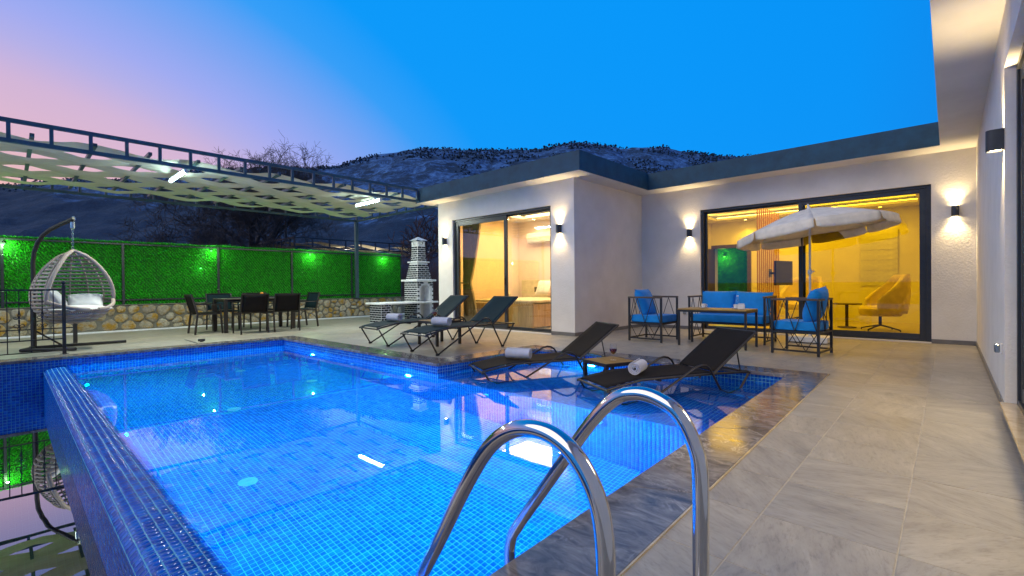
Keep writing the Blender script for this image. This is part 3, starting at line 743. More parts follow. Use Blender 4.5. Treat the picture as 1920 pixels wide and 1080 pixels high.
# sliding doors: each an outer frame, leaves and panes
def frame(name, mat, x0, x1, z0, z1, w, d, y, parent, wb=None, wt=None):
    """rectangular frame in the XZ plane, in the door's own coordinates"""
    wb = wb or w; wt = wt or w; m_ = MB()
    m_.box(x0, x0 + w, y, y + d, z0, z1, .004); m_.box(x1 - w, x1, y, y + d, z0, z1, .004)
    m_.box(x0 + w, x1 - w, y + .001, y + d - .001, z1 - wt, z1, .003); m_.box(x0 + w, x1 - w, y + .001, y + d - .001, z0, z0 + wb, .003)
    return m_.build(name, mat, parent, smooth=False)
def pane(mat, x0, x1, z0, z1, y, parent):
    m_ = MB(); m_.face([(x0, y, z0), (x1, y, z0), (x1, y, z1), (x0, y, z1)]); return m_.build('glass_pane', mat, parent, smooth=False, recalc=False)
def sliding_door(p, rz, w, h, split, front_left, gl, gr):
    d = bpy.data.objects.new('sliding_door', None); COL.objects.link(d); d.parent = house; d.location = Vector(p) - house.location; d.rotation_euler = (0, 0, rz)
    frame('door_frame', 'anthracite_metal', 0, w, 0, h, .055, .15, .045, d, wb=.035, wt=.05)
    yf, yb = .062, .122
    a = (yf if front_left else yb); b = (yb if front_left else yf)
    frame('door_leaf', 'anthracite_metal', .057, split + .05, .037, h - .052, .085 if front_left else .045, .045, a, d, wb=.10 if front_left else .05, wt=.10 if front_left else .03)
    frame('door_leaf', 'anthracite_metal', split - .05, w - (.057 if front_left else .075), .037, h - .052, .045 if front_left else .07, .045, b, d, wb=.05 if front_left else .10, wt=.03 if front_left else .07)
    pane(gl, .1, split, .08, h - .07, a + .022, d); pane(gr, split, w - .08 - (0 if front_left else .018), .08, h - .07, b + .022, d)
    if not front_left: m_ = MB(); m_.box(w - .076, w - .054, .055, .19, .034, h - .049); m_.build('door_track', 'anthracite_metal', d, smooth=False)
    m_ = MB(); m_.box(split - .012, split + .012, .035, .062, 1.0, 1.16, .004); m_.build('door_handle', 'black_metal', d, smooth=False)
    return d
sliding_door((DW0, YW, 0), 0, DW1 - DW0, DWZ, 1.70, True, 'gold_glass', 'window_glass')
sliding_door((DL0, YL, 0), 0, DL1 - DL0, DLZ, 1.86, False, 'straw_glass', 'amber_glass')
sliding_door((XR, YD1, .075), -PI / 2, YD1 - YD0, DRZ - .075, 1.6, True, 'window_glass', 'window_glass').location += Vector((.017, 0, 0))
hp('door_sill', 'sill_marble', (XR - .03, XR + .12, YD0 - .05, YD1 - .001, .055, .078), b=.004)
hp('door_sill', 'marble', (XR - .012, XR + .11, YD0 - .05, YD1 - .003, 0, .055))
hp('door_sill', 'soffit_render', (DL0, DL1, YL - .03, YL + .045, 0, .018)); hp('door_sill', 'soffit_render', (DW0, DW1, YW - .03, YW + .045, 0, .018))
# garden door standing open at the back of the living room
bd = bpy.data.objects.new('back_door', None); COL.objects.link(bd); bd.parent = house; bd.location = Vector((-5.32, 14.5, 0)) - house.location
m_ = MB(); m_.box(0, .10, -.03, .2, 0, 2.12); m_.box(1.08, 1.18, -.03, .2, 0, 2.12); m_.box(.10, 1.08, -.03, .2, 2.02, 2.12); m_.build('door_frame', 'dark_wood', bd, smooth=False)
m_ = MB(); m_.box(.10, .16, -.85, -.031, .02, 2.0, .004); m_.build('door_leaf', 'dark_wood', bd, smooth=False)
m_ = MB(); m_.tube([(.16, -.78, 1.0), (.21, -.78, 1.0), (.21, -.66, 1.0)], .01, 6); m_.build('door_handle', 'chain_metal', bd)

# wall sconces
def sconce(p, rz, label, e=42.0):
    t_ = thing('wall_sconce', label, 'wall lamp', p, rz, 'up and down wall sconces of the house')     # local -Y points off the wall
    m_ = MB(); w, d, h = .045, .10, .08
    out = [(-w, 0), (-w, -d * .62)] + [(w * math.sin(a), -d * .62 - (d * .38) * math.cos(a)) for a in [(-PI / 2 + PI * k / 8) for k in range(9)]][1:-1] + [(w, -d * .62), (w, 0)]
    n = len(out)
    inn = [(x * .86, (y + d / 2) * .88 - d / 2) for x, y in out]
    V = [(x, y, -h) for x, y in out] + [(x, y, h) for x, y in out] + [(x, y, -h) for x, y in inn] + [(x, y, h) for x, y in inn] + [(x, y, -h + .02) for x, y in inn] + [(x, y, h - .02) for x, y in inn]
    F = []
    for k in range(n):
        j = (k + 1) % n
        F += [(k, j, n + j, n + k), (2 * n + k, 2 * n + j, j, k), (n + k, n + j, 3 * n + j, 3 * n + k), (4 * n + k, 4 * n + j, 2 * n + j, 2 * n + k), (3 * n + k, 3 * n + j, 5 * n + j, 5 * n + k)]
    F += [tuple(4 * n + k for k in range(n)), tuple(5 * n + k for k in range(n))]
    m_.mesh(V, F); m_.build('lamp_body', 'anthracite_metal', t_)
    for s in (1, -1):
        m_ = MB(); m_.face([(x * .9, (y + d / 2) * .9 - d / 2, s * (h - .012)) for x, y in inn]); m_.build('lamp_lens', 'sconce_lens', t_, smooth=False)
        point_light('lamp_beam', 'SPOT', (0, -.05, s * (h + .004)), e, (1.0, .74, .36), t_, size=.02, rot=(PI if s > 0 else 0, 0, 0), spot=math.radians(100), blend=1.0)
    return t_
sconce((-9.10, YW, 2.085), 0, 'wall sconce at the far left of the bedroom door, nearest the brick barbecue')
sconce((-5.585, YW, 2.085), 0, 'wall sconce on the pier right of the bedroom door, by the outer house corner')
sconce((-4.11, YL, 2.085), 0, 'wall sconce left of the big living room door, near the inner house corner')
sconce((.07, YL, 2.085), 0, 'wall sconce on the narrow wall right of the living room door')
sconce((XR, 5.18, 2.07), PI / 2 * -1 if False else -PI / 2, 'large looking wall sconce seen from the side on the nearest right wall')
def wall_socket(p, rz, label):
    t_ = thing('wall_socket', label, 'socket', p, rz)
    m_ = MB(); m_.box(-.04, .04, -.012, 0, -.04, .04, .006); m_.build('socket_plate', 'white_plastic', t_, smooth=False)
    m_ = MB(); m_.box(-.032, .032, -.045, -.0125, -.034, .034, .006); m_.build('socket_cover', 'chain_metal', t_, smooth=False)
wall_socket((XR, 5.38, .46), -PI / 2, 'square outdoor socket low on the right wall beside its door')
wall_socket((-4.23, YL, .36), 0, 'small wall socket low on the wall behind the blue armchair')

# ------------------------------------------------------------------ inside the living room
sl = thing('slat_screen', 'tall screen of upright wooden slats standing inside the living room', 'screen', (-3.22, 12.7, .012))
for k in range(12):
    y = -.95 + k * .165
    m_ = MB(); m_.box(-.012, .012, -.02, .02, 0, 2.76, .003); m_.build('slat', 'slat_wood', sl, smooth=False, loc=(0, y, 0))
m_ = MB(); m_.box(-.012, .012, -1.0, .92, .0, .04); m_.build('base_rail', 'slat_wood', sl, smooth=False)
tv = thing('television', 'flat black television on a swivel arm at the slat screen', 'television', (-3.16, 12.55, 1.22), 0)
m_ = MB(); m_.box(-.025, .025, -.36, .36, -.29, .29, .006); q = m_.build('screen_panel', 'screen_black', tv, smooth=False, loc=(.26, .1, 0), rot=(0, 0, math.radians(-16)))
m_ = MB(); m_.bar((0, -.05, 0), (.24, .08, 0), .04, .05); m_.box(0, .02, -.12, .08, -.1, .1); m_.build('swivel_arm', 'black_metal', tv, smooth=False)
def tub_chair(p, rz, label):
    t_ = thing('tub_chair', label, 'armchair', p, rz, 'beige tub armchairs in the living room')        # front is -Y
    m_ = MB(); R0 = .40
    def shell(u, v):
        a = math.radians(-200 + 220 * u); a = math.radians(-20 + 220 * u)
        side = abs(u - .5) * 2
        top = 1.12 - .50 * max(0, side - .38) / .62 if side > .38 else 1.12
        z = .36 + (top - .36) * v
        r = R0 * (1 + .10 * v) ; bulge = .03 * math.sin(v * PI)
        return (math.cos(a) * (r + bulge), math.sin(a) * (r * .95 + bulge), z)
    m_.grid(shell, 22, 8); m_.build('backrest', 'chair_beige', t_, solid=.09)
    m_ = MB(); m_.lathe([(.02, .30), (.33, .30), (.36, .36), (.36, .44), (.31, .49), (.05, .50)], 20); m_.build('seat', 'chair_beige', t_)
    m_ = MB(); m_.tube([(0, 0, .10), (0, 0, .31)], .028, 10)
    m_.build('column', 'black_metal', t_)
    for k in range(4):
        a = PI / 4 + k * PI / 2; m_ = MB(); m_.tube([(0, 0, .11), (.18 * math.cos(a), .18 * math.sin(a), .075), (.36 * math.cos(a), .36 * math.sin(a), .03), (.365 * math.cos(a), .365 * math.sin(a), 0)], [.018, .016, .014, .012], 6); m_.build('foot', 'black_metal', t_)
    return t_
tub_chair((-1.02, 12.0, .012), -1.25, 'beige swivel armchair behind the right amber pane of the living room')
tub_chair((-2.75, 13.6, .012), math.radians(-20), 'beige armchair half hidden behind the middle door post')
lt = thing('side_table', 'small dark side table inside next to the beige swivel armchair', 'table', (-1.62, 12.35, .012))
m_ = MB(); m_.lathe([(.0, .50), (.27, .50), (.27, .525), (0, .526)], 24); m_.build('table_top', 'dark_wood', lt)
m_ = MB(); m_.lathe([(.0, 0), (.17, 0), (.17, .02), (.03, .03), (.03, .5)], 16); m_.build('pedestal', 'dark_wood', lt)
bl = thing('zebra_blind', 'pale striped roller blind on the rear wall behind the amber pane', 'blind', (-1.25, 14.49, .9))
for k in range(11):
    m_ = MB(); m_.box(-.36, .36, -.018 - .006 * (k % 2), -.008, 0, .1243); m_.build('slat', 'pillow_white', bl, smooth=False, loc=(0, 0, k * .125))
m_ = MB(); m_.tube([(-.38, -.05, 1.58), (.38, -.05, 1.58)], .035, 8); m_.build('roller', 'white_plastic', bl)

# ------------------------------------------------------------------ inside the bedroom
bed = thing('bed', 'wooden double bed with cream quilt seen through the bedroom door', 'bed', (-7.75, 8.95, .012))
fb = MB(); fb.box(-1.05, 1.05, -1.06, -1.0, 0, .56, .006); fb.build('footboard', 'bed_wood', bed, smooth=False)
for s in (-1, 1):
    for k in range(5):
        m_ = MB(); m_.box(1.0 * s - .02, 1.0 * s + .02, -1.0 + k * .39, -1.0 + k * .39 + .384, .03, .54, .005); m_.build('side_panel', 'bed_wood', bed, smooth=False)
for k in range(5):
    m_ = MB(); m_.box(-1.03 + k * .414, -1.03 + k * .414 + .405, -1.075, -1.061, .04, .52, .004); m_.build('foot_panel', 'bed_wood', bed, smooth=False)
m_ = MB(); m_.grid(lambda u, v: (-1.0 + 2.0 * u, -1.03 + 2.0 * v, .60 + .03 * math.sin(PI * u) ** .5 * math.sin(PI * min(1, v * 1.02)) ** .3 + .006 * math.sin(u * 40) * math.sin(v * 31)), 30, 30)
m_.build('quilt', 'quilt', bed, solid=.05)
m_ = MB()
for k in range(40): m_.tube([(-1.0 + k * .051, -1.075, .59), (-1.0 + k * .051 + .01, -1.085, .545)], .008, 4)
m_.build('quilt_fringe', 'quilt', bed)
m_ = MB(); m_.box(-1.15, 1.15, 1.02, 1.10, 0, 1.12, .01); hb = m_.build('headboard', 'quilt', bed, smooth=False)
m_ = MB(); m_.box(-.65, .65, .995, 1.019, .78, .92); m_.build('headboard_inlay', 'dark_wood', hb, smooth=False)
def cushion_mb(w, d, t_, n=12, pinch=.10):
    """plump square cushion: w along x, d along y, thickness t_"""
    m_ = MB()
    for s in (1, -1):
        def fn(u, v):
            a, b = u * 2 - 1, v * 2 - 1
            k = (1 - abs(a) ** 3.2) ** .55 * (1 - abs(b) ** 3.2) ** .55
            px = a * (1 - pinch * (1 - a * a) * b * b * 0 - pinch * (b * b) * (1 - abs(b)) ); sx = 1 - pinch * (1 - b * b) * 0
            ex = a * (1 + pinch * .45 * (b * b - .5)); ey = b * (1 + pinch * .45 * (a * a - .5))
            return (ex * w / 2, ey * d / 2, s * t_ / 2 * k * (1 + .06 * math.sin(7 * a + 3 * b)))
        m_.grid(fn, n, n)
    return m_
def pillow(name, label, cat, mat, p, size, rot, group=None):
    o = cushion_mb(*size).build(name, mat, None, loc=p, rot=rot, weld=True, sharp=80); return tag(o, label, cat, group)
pillow('pillow', 'white bed pillow leaning at the left against the headboard', 'pillow', 'pillow_white', (-7.75, 9.66, .92), (.6, .42, .17), (math.radians(62), 0, .1), 'pillows on the bed')
pillow('pillow', 'dusty pink bed pillow in front between the white pillows', 'pillow', 'pillow_pink', (-7.35, 9.56, .89), (.46, .42, .16), (math.radians(60), 0, -.15), 'pillows on the bed')
pillow('pillow', 'white bed pillow half hidden by the pink pillow and the door edge', 'pillow', 'pillow_white', (-6.98, 9.68, .92), (.6, .42, .17), (math.radians(63), 0, 0), 'pillows on the bed')
ac = thing('air_conditioner', 'white wall air conditioner high on the bedroom rear wall', 'air conditioner', (-8.2, by1, 2.28))
m_ = MB(); m_.mesh([(-.42, 0, .14), (.42, 0, .14), (.42, -.20, .14), (-.42, -.20, .14), (-.42, -.22, .02), (.42, -.22, .02), (.42, -.17, -.13), (-.42, -.17, -.13), (-.42, 0, -.14), (.42, 0, -.14)], [(0, 1, 2, 3), (3, 2, 5, 4), (4, 5, 6, 7), (7, 6, 9, 8), (0, 3, 4, 7, 8), (1, 9, 6, 5, 2), (0, 8, 9, 1)]); m_.build('unit_body', 'white_plastic', ac, smooth=False)
m_ = MB(); m_.box(-.38, .38, -.205, -.19, -.115, -.085); m_.build('air_flap', 'cushion_grey', ac, smooth=False)
def curtain(x0, x1, tie, label):
    t_ = thing('curtain', label, 'curtain', ((x0 + x1) / 2, YW + TW + .12, 0), 0, 'tied back bedroom curtains'); w = x1 - x0; s = -1 if tie < 0 else 1
    def fn(u, v):
        z = 2.72 * v + .03; q = z / 2.72
        pinch = .42 + .58 * min(1, abs(z - 1.05) / 1.4) ** .8
        x = s * w / 2 + (u * w - w if s > 0 else u * w) * pinch
        return (x, .05 * math.sin(u * 42) * (.6 + .4 * pinch), z)
    m_ = MB(); m_.grid(fn, 60, 26); m_.build('cloth', 'curtain_grey', t_)
    m_ = MB(); m_.tube([(s * w / 2 - s * .30 * 0 - (w * .42 if s > 0 else 0), -.07, 1.06), (s * w / 2 + (0 if s > 0 else w * .42), -.07, 1.04)], .022, 6); m_.build('tie_band', 'curtain_grey', t_)
curtain(DW0 - .05, DW0 + .62, -1, 'long dark curtain tied back behind the left side of the bedroom door')
curtain(DW1 - .32, DW1 + .10, 1, 'long dark curtain behind the right edge of the bedroom door')
vase = thing('plant_vase', 'small twisted ornament standing behind the bed in the left pane', 'ornament', (-8.62, 9.1, .62))
m_ = MB(); m_.tube([(.06 * math.sin(k * .5), 0, .02 + .035 * k) for k in range(12)], [.03 + .012 * math.sin(k * .8) for k in range(12)], 8); m_.build('ornament_body', 'quilt', vase)

# ------------------------------------------------------------------ stone wall on the left
sw = thing('stone_wall', 'low rubble stone wall with ochre stones along the left side of the terrace', 'stone wall', (XST, 3.5, 0))
m_ = MB(); m_.box(XST - .30, XST - .022, -3.0, 9.6, -.05, .600)
for k in range(42): m_.box(XST - .305, XST + .006, -3.0 + k * .3, -3.0 + k * .3 + .3, .6001, .613 + .010 * random.random())
wpart(m_, 'mortar_bed', 'mortar', sw, smooth=False)
m_ = MB(); m_.box(XST - .02, XST + .05, -3.0, 9.6, -.02, .032, .008); wpart(m_, 'wall_foot', 'bbq_render', sw, smooth=False)
def voronoi(w0, w1, h0, h1, n, it=4):
    pts = np.stack([RNG.uniform(w0, w1, n), RNG.uniform(h0, h1, n)], 1)
    def cell(i):
        poly = [(w0, h0), (w1, h0), (w1, h1), (w0, h1)]
        p = pts[i]; d = np.hypot(*(pts - p).T); 
        for j in np.argsort(d)[1:22]:
            q = pts[j]; m = (p + q) / 2; nn = p - q
            poly = clip(poly, lambda a, m=m, nn=nn: (a[0] - m[0]) * nn[0] + (a[1] - m[1]) * nn[1])
            if len(poly) < 3: break
        return poly
    for _ in range(it):
        new = []
        for i in range(n):
            poly = cell(i); new.append(np.mean(np.array(poly), 0) if len(poly) > 2 else pts[i])
        pts = np.array(new)
    return [cell(i) for i in range(n)]
def stone_mesh(poly, inset, depth, seed):
    """rounded rubble stone from a cell; local x = along the wall, y = up, z = out"""
    P = np.array(poly); c = P.mean(0); N = 14; rnd = random.Random(seed)
    rad = []
    for k in range(N):
        a = 2 * PI * k / N; d = np.array([math.cos(a), math.sin(a)]); best = 9
        for A, B in zip(P, np.roll(P, -1, 0)):
            e = B - A; den = d[0] * e[1] - d[1] * e[0]
            if abs(den) < 1e-9: continue
            w = A - c; t_ = (w[0] * e[1] - w[1] * e[0]) / den; s_ = (w[0] * d[1] - w[1] * d[0]) / den
            if t_ > 0 and -1e-6 <= s_ <= 1 + 1e-6: best = min(best, t_)
        rad.append(best)
    rad = np.array(rad); rad = .5 * rad + .25 * (np.roll(rad, 1) + np.roll(rad, -1)); rad = np.maximum(rad - inset, .015) * np.array([1 + .07 * rnd.uniform(-1, 1) for _ in range(N)])
    V = []; rings = [(1.0, -.022), (.97, .35 * depth), (.82, .82 * depth), (.45, depth * 1.02)]
    tx, ty = rnd.uniform(-.25, .25), rnd.uniform(-.25, .25)
    for s_, z in rings:
        for k in range(N):
            a = 2 * PI * k / N; x, y = rad[k] * s_ * math.cos(a), rad[k] * s_ * math.sin(a)
            V.append((x, y, z + (tx * x + ty * y) * (z > 0) + (rnd.uniform(-.004, .004) if z > 0 else 0)))
    V.append((0, 0, depth * 1.06)); F = []
    for r in range(3):
        for k in range(N): F.append((r * N + k, r * N + (k + 1) % N, (r + 1) * N + (k + 1) % N, (r + 1) * N + k))
    F += [(3 * N + k, 3 * N + (k + 1) % N, 4 * N) for k in range(N)]
    return V, F, c
WR = Matrix(((0, 0, 1, 0), (1, 0, 0, 0), (0, 1, 0, 0), (0, 0, 0, 1))).to_euler()   # x -> world y, y -> up, z -> +x
for i, poly in enumerate(voronoi(-2.2, 9.4, .025, .605, 150)):
    if len(poly) < 3: continue
    V, F, c = stone_mesh(poly, random.uniform(.010, .022), random.uniform(.022, .045), i)
    m_ = MB(); m_.mesh(V, F); m_.build('stone', 'rubble', sw, loc=(XST - .02 - sw.location.x, c[0] - sw.location.y, c[1]), rot=WR, sharp=40)

# ------------------------------------------------------------------ fence of artificial grass on the wall
fe = thing('grass_fence', 'bright green artificial grass fence in a dark metal frame on the stone wall', 'fence', (XST - .16, 3.5, .61))
FX = XST - .16
ys = [-2.0, -.05, 1.87, 3.83, 5.73, 7.62, 9.5]
for y in ys:
    m_ = MB(); m_.box(FX - .025, FX + .025, y - .025, y + .025, .60, 2.06, .004); wpart(m_, 'post', 'anthracite_metal', fe, smooth=False)
    for z in (.95, 1.7):
        m_ = MB(); m_.tube([(FX + .027, y - .03, z), (FX + .034, y, z + .004), (FX + .027, y + .03, z)], .006, 5); wpart(m_, 'wire_tie', 'chain_metal', fe)
for a, b in zip(ys, ys[1:]):
    for z in (.725, 2.035):
        m_ = MB(); m_.box(FX - .018, FX + .018, a + .026, b - .026, z - .018, z + .018, .003); wpart(m_, 'rail', 'anthracite_metal', fe, smooth=False)
gx = FX - .035
m_ = MB(); m_.box(gx - .02, gx, ys[0], ys[-1], .62, 2.085); wpart(m_, 'backing', 'grass_backing', fe, smooth=False)
def blades(n, y0, y1, z0, z1, x, L=.06, wd=.0065, ruffle=True):
    """pine-like blades set in slanting rows, as one triangle soup"""
    y = RNG.uniform(y0, y1, n); z = RNG.uniform(z0, z1, n)
    row = .055; s = (y * .80 + z * .62); y = y + .80 * ((np.round(s / row) * row) - s) * .75; z = z + .62 * ((np.round(s / row) * row) - s) * .75
    d = np.stack([RNG.uniform(.35, 1.0, n), RNG.normal(0, .55, n), RNG.normal(-.25, .55, n)], 1); d /= np.linalg.norm(d, axis=1)[:, None]
    cl = np.array([noise.noise(Vector((q1 * 5, q2 * 5, 1))) for q1, q2 in zip(y, z)]); seam = np.minimum(1, .35 + np.abs((y % 1.0) - .5) * 14)
    ln = L * (RNG.uniform(.5, 1.2, n) * (1 + .5 * cl) * seam)[:, None]
    w = np.cross(d, RNG.normal(size=(n, 3))); w /= np.linalg.norm(w, axis=1)[:, None]
    b = np.stack([np.full(n, x), y, z], 1); tip = b + d * ln; tip[:, 2] -= .012 * RNG.random(n)
    V = np.stack([b - w * wd, b + w * wd, tip], 1).reshape(-1, 3); return V, np.arange(3 * n).reshape(-1, 3)
V1, F1 = blades(72000, ys[0], ys[-1], .63, 2.08, gx)
# ruffled top edge
n = 5200; yy = RNG.uniform(ys[0], ys[-1], n); hh = .018 + .030 * np.array([noise.noise(Vector((v * 1.6, 0, 4))) for v in yy])
d = np.stack([RNG.normal(.15, .6, n), RNG.normal(0, .6, n), RNG.uniform(.2, 1, n)], 1); d /= np.linalg.norm(d, axis=1)[:, None]; w = np.cross(d, RNG.normal(size=(n, 3))); w /= np.linalg.norm(w, axis=1)[:, None]
b = np.stack([np.full(n, gx - .01) + RNG.uniform(-.01, .015, n), yy, 2.07 + hh * RNG.random(n)], 1)
V2 = np.stack([b - w * .006, b + w * .006, b + d * .05], 1).reshape(-1, 3)
V = np.concatenate([V1, V2]) - np.array(fe.location); tag(link('grass_blades', npmesh('grass_blades', V, np.arange(len(V)).reshape(-1, 3)), 'fake_grass', fe), kind='stuff')
def fence_lamp(y, z, label, e=5):
    t_ = thing('garden_lamp', label, 'lamp', (FX + .04, y, z), 0, 'small lamps on the grass fence')
    m_ = MB(); m_.lathe([(.012, .0), (.022, .004), (.024, .03), (.012, .034)], 10); m_.build('lamp_head', 'black_metal', t_)
    m_ = MB(); m_.lathe([(.018, -.012), (.019, -.001), (.005, 0)], 10); m_.build('lamp_lens', 'green_lens', t_)
    point_light('lamp_glow', 'POINT', (.12, 0, -.03), e * 2, (.45, 1.0, .38), t_, size=.02)
fence_lamp(-.02, 1.93, 'leftmost lamp on the grass fence, above the end of the black railing', 7)
fence_lamp(3.66, 1.96, 'fence lamp right above the dining table\'s left chair, near the third post', 5)
fence_lamp(6.25, 1.96, 'fence lamp midway between the dining table and the pergola post', 6)
fence_lamp(8.72, 1.93, 'fence lamp just left of the white barbecue chimney', 5)
fence_lamp(3.42, 1.50, 'faint lamp added for a reflected glow low in the panel left of the dining table', 1.0)  # no lamp here: added to make a reflected glow on the grass

# ------------------------------------------------------------------ pergola over the left terrace
PX0, PX1, PY0, PY1 = XST + .02, -9.62, -3.4, 7.70
pg = thing('pergola', 'dark metal lattice pergola roofed with woven beige cloth strips', 'pergola', (-11.8, 2.2, 0))
def truss(a, b, z0, z1, n, w=.05):
    a, b = Vector(a), Vector(b)
    for z in (z0, z1):
        m_ = MB(); m_.bar((a.x, a.y, z), (b.x, b.y, z), w, w, bev=.004); wpart(m_, 'chord', 'pergola_metal', pg, smooth=False)
    for k in range(n + 1):
        p = a + (b - a) * k / n
        m_ = MB(); m_.bar((p.x, p.y, z0 + w / 2), (p.x, p.y, z1 - w / 2), w * .9, w * .9, up=(0, 1, 0)); wpart(m_, 'strut', 'pergola_metal', pg, smooth=False)
truss((PX1, PY0, 0), (PX1, 6.94, 0), 3.08, 3.365, 24)
truss((PX0, PY0 + .15, 0), (PX0, PY1, 0), 3.09, 3.32, 25)
truss((PX0 + .06, PY1 + .001, 0), (-9.42, PY1 + .001, 0), 3.085, 3.315, 10)
for y in (PY1, 1.9 - 4.0):
    m_ = MB(); m_.box(PX0 - .05, PX0 + .05, y - .05, y + .05, .622, 3.06, .005); wpart(m_, 'post', 'pergola_metal', pg, smooth=False)
    m_ = MB(); m_.box(PX0 - .10, PX0 + .10, y - .10, y + .10, .618, .63); wpart(m_, 'base_plate', 'pergola_metal', pg, smooth=False)
RS = .685; RY = [.28 + k * RS for k in range(-5, 11)]
zr0 = 3.20
for y in RY:
    m_ = MB(); m_.bar((PX0 + .05, y, zr0 - .01), (PX1 - .05, y, zr0 + .02), .05, .05); wpart(m_, 'rafter', 'pergola_metal', pg, smooth=False)
XB = [-9.72, -10.42, -11.05, -11.66, -12.30, -12.93, -13.52, PX0 + .06]
for k in range(7):
    x1, x0 = XB[k], XB[k + 1]
    def fn(u, v, k=k, x0=x0, x1=x1):
        y = PY0 + .05 + (PY1 - PY0 - .1) * u; ph = (y - RY[5]) / RS
        up_ = math.cos(PI * ph) * (-1 if k % 2 == 0 else 1)
        z = zr0 + .038 * up_ - .022 * math.sin(PI * v) + .007 * math.sin(11 * u * (1 + k * .1) + 5 * v + k) + .004 * math.sin(y * 9 + v * 7 + k * 2) + .003 * math.sin(y * 23 - v * 9)
        narrow = -.012 + .035 * (math.cos(PI * ph) ** 4) + .006 * math.sin(y * 3 + k * 1.7)
        return (x0 + narrow + (x1 - x0 - 2 * narrow) * v, y, z)
    m_ = MB(); m_.grid(fn, 190, 6); wpart(m_, 'canopy_strip', 'canopy_cloth', pg, sharp=180)
def tube_lamp(x0, x1, y, z, label, e):
    t_ = thing('tube_lamp', label, 'lamp', ((x0 + x1) / 2, y, z), 0, 'tube lamps under the pergola'); h = (x1 - x0) / 2
    m_ = MB(); m_.box(-h - .03, h + .03, -.03, .03, .03, .06, .005); m_.build('lamp_housing', 'white_plastic', t_, smooth=False)
    m_ = MB(); m_.tube([(-h, 0, .0), (h, 0, .0)], .022, 10); m_.build('lamp_tube', 'tube_light', t_)
    for s in (-1, 1):
        m_ = MB(); m_.box(s * (h + .015) - .014, s * (h + .015) + .014, -.026, .026, -.026, .03); m_.build('end_cap', 'white_plastic', t_, smooth=False)
    point_light('lamp_beam', 'AREA', (0, 0, -.04), e, (.96, 1.0, .82), t_, sx=2 * h, sy=.06)
tube_lamp(-10.85, -9.78, 2.16, 3.03, 'bright cold tube lamp under the middle of the pergola', 120)
tube_lamp(-10.95, -9.85, 6.05, 3.03, 'cold tube lamp at the pergola end beside the house roof', 95)
tube_lamp(-10.9, -9.8, -1.6, 3.03, 'tube lamp under the near part of the pergola left of the picture', 80)

# ------------------------------------------------------------------ brick barbecue
bq = thing('brick_barbecue', 'white barbecue fireplace with black bricks, arched hearth and tapering chimney', 'barbecue', (-11.3, 7.7, 0))
BX0, BX1, BY0, BY1 = -11.62, -11.0, 7.90, 8.46
core = MB()
aw, ah0, ah1 = .17, .56, .86
ym = (BY0 + BY1) / 2
core.box(BX0, BX1 - .30, BY0, BY1, 0, 1.12)                   # rear mass
core.box(BX1 - .30, BX1, BY0, ym - aw, 0, 1.12); core.box(BX1 - .30, BX1, ym + aw, BY1, 0, 1.12)
# arch head
arc = [(ym + aw * math.cos(PI - PI * k / 12), ah1 + aw * math.sin(PI * k / 12)) for k in range(13)]
V = [(BX1, y, z) for y, z in arc] + [(BX1, y, 1.12) for y, z in arc] + [(BX1 - .30, y, z) for y, z in arc]
core.mesh(V, [(k, k + 1, 14 + k, 13 + k) for k in range(12)] + [(k, 26 + k, 27 + k, k + 1) for k in range(12)])
wpart(core, 'body', 'bbq_render', bq, smooth=False)
m_ = MB(); m_.box(BX1 - .45, BX1 - .299, ym - aw + .002, ym + aw - .002, .03, .99); wpart(m_, 'hearth_back', 'soffit_render', bq, smooth=False)
for nm, bx in (('ledge', (BX0 - .07, BX1 + .07, BY0 - .07, BY1 + .07, 1.12, 1.175)), ('ledge', (BX0 + .07, BX1 - .07, BY0 + .06, BY1 - .06, 1.66, 1.695)), ('counter', (BX0 - .03, BX1 + .10, 6.66, BY1 + .12, .500, .545))):
    m_ = MB(); m_.box(*bx, b=.006); wpart(m_, nm, 'bbq_render', bq, smooth=False)
def frustum(x0, x1, y0, y1, z0, X0, X1, Y0, Y1, z1):
    m_ = MB(); m_.mesh([(x0, y0, z0), (x1, y0, z0), (x1, y1, z0), (x0, y1, z0), (X0, Y0, z1), (X1, Y0, z1), (X1, Y1, z1), (X0, Y1, z1)], [(0, 1, 2, 3), (4, 5, 6, 7), (0, 1, 5, 4), (1, 2, 6, 5), (2, 3, 7, 6), (3, 0, 4, 7)]); return m_
cxm, cym = (BX0 + BX1) / 2, ym
wpart(frustum(BX0 + .03, BX1 - .03, BY0 + .03, BY1 - .03, 1.175, cxm - .19, cxm + .19, cym - .17, cym + .17, 1.66), 'hood', 'bbq_render', bq, smooth=False)
wpart(frustum(cxm - .165, cxm + .165, cym - .15, cym + .15, 1.695, cxm - .145, cxm + .145, cym - .13, cym + .13, 2.16), 'chimney', 'bbq_render', bq, smooth=False)
cap = MB()
for sx in (-1, 1):
    for sy in (-1, 1): cap.box(cxm + sx * .11 - .035, cxm + sx * .11 + .035, cym + sy * .10 - .03, cym + sy * .10 + .03, 2.161, 2.30)
cap.box(cxm - .02, cxm + .02, cym - .125, cym + .125, 2.161, 2.30); cap.box(cxm - .14, cxm + .14, cym - .018, cym + .018, 2.161, 2.299); cap.box(cxm - .145, cxm + .145, cym - .13, cym + .13, 2.27, 2.302); cap.box(cxm - .14, cxm + .14, cym - .125, cym + .125, 2.161, 2.19)
wpart(cap, 'chimney_cap', 'bbq_render', bq, smooth=False)
wpart(frustum(cxm - .20, cxm + .20, cym - .185, cym + .185, 2.303, cxm - .01, cxm + .01, cym - .01, cym + .01, 2.41), 'cap_roof', 'bbq_render', bq, smooth=False)
m_ = MB(); m_.box(BX0 + .03, BX1 - .02, 6.76, 7.06, 0, .5); wpart(m_, 'pillar', 'bbq_render', bq, smooth=False)
bricks = MB()
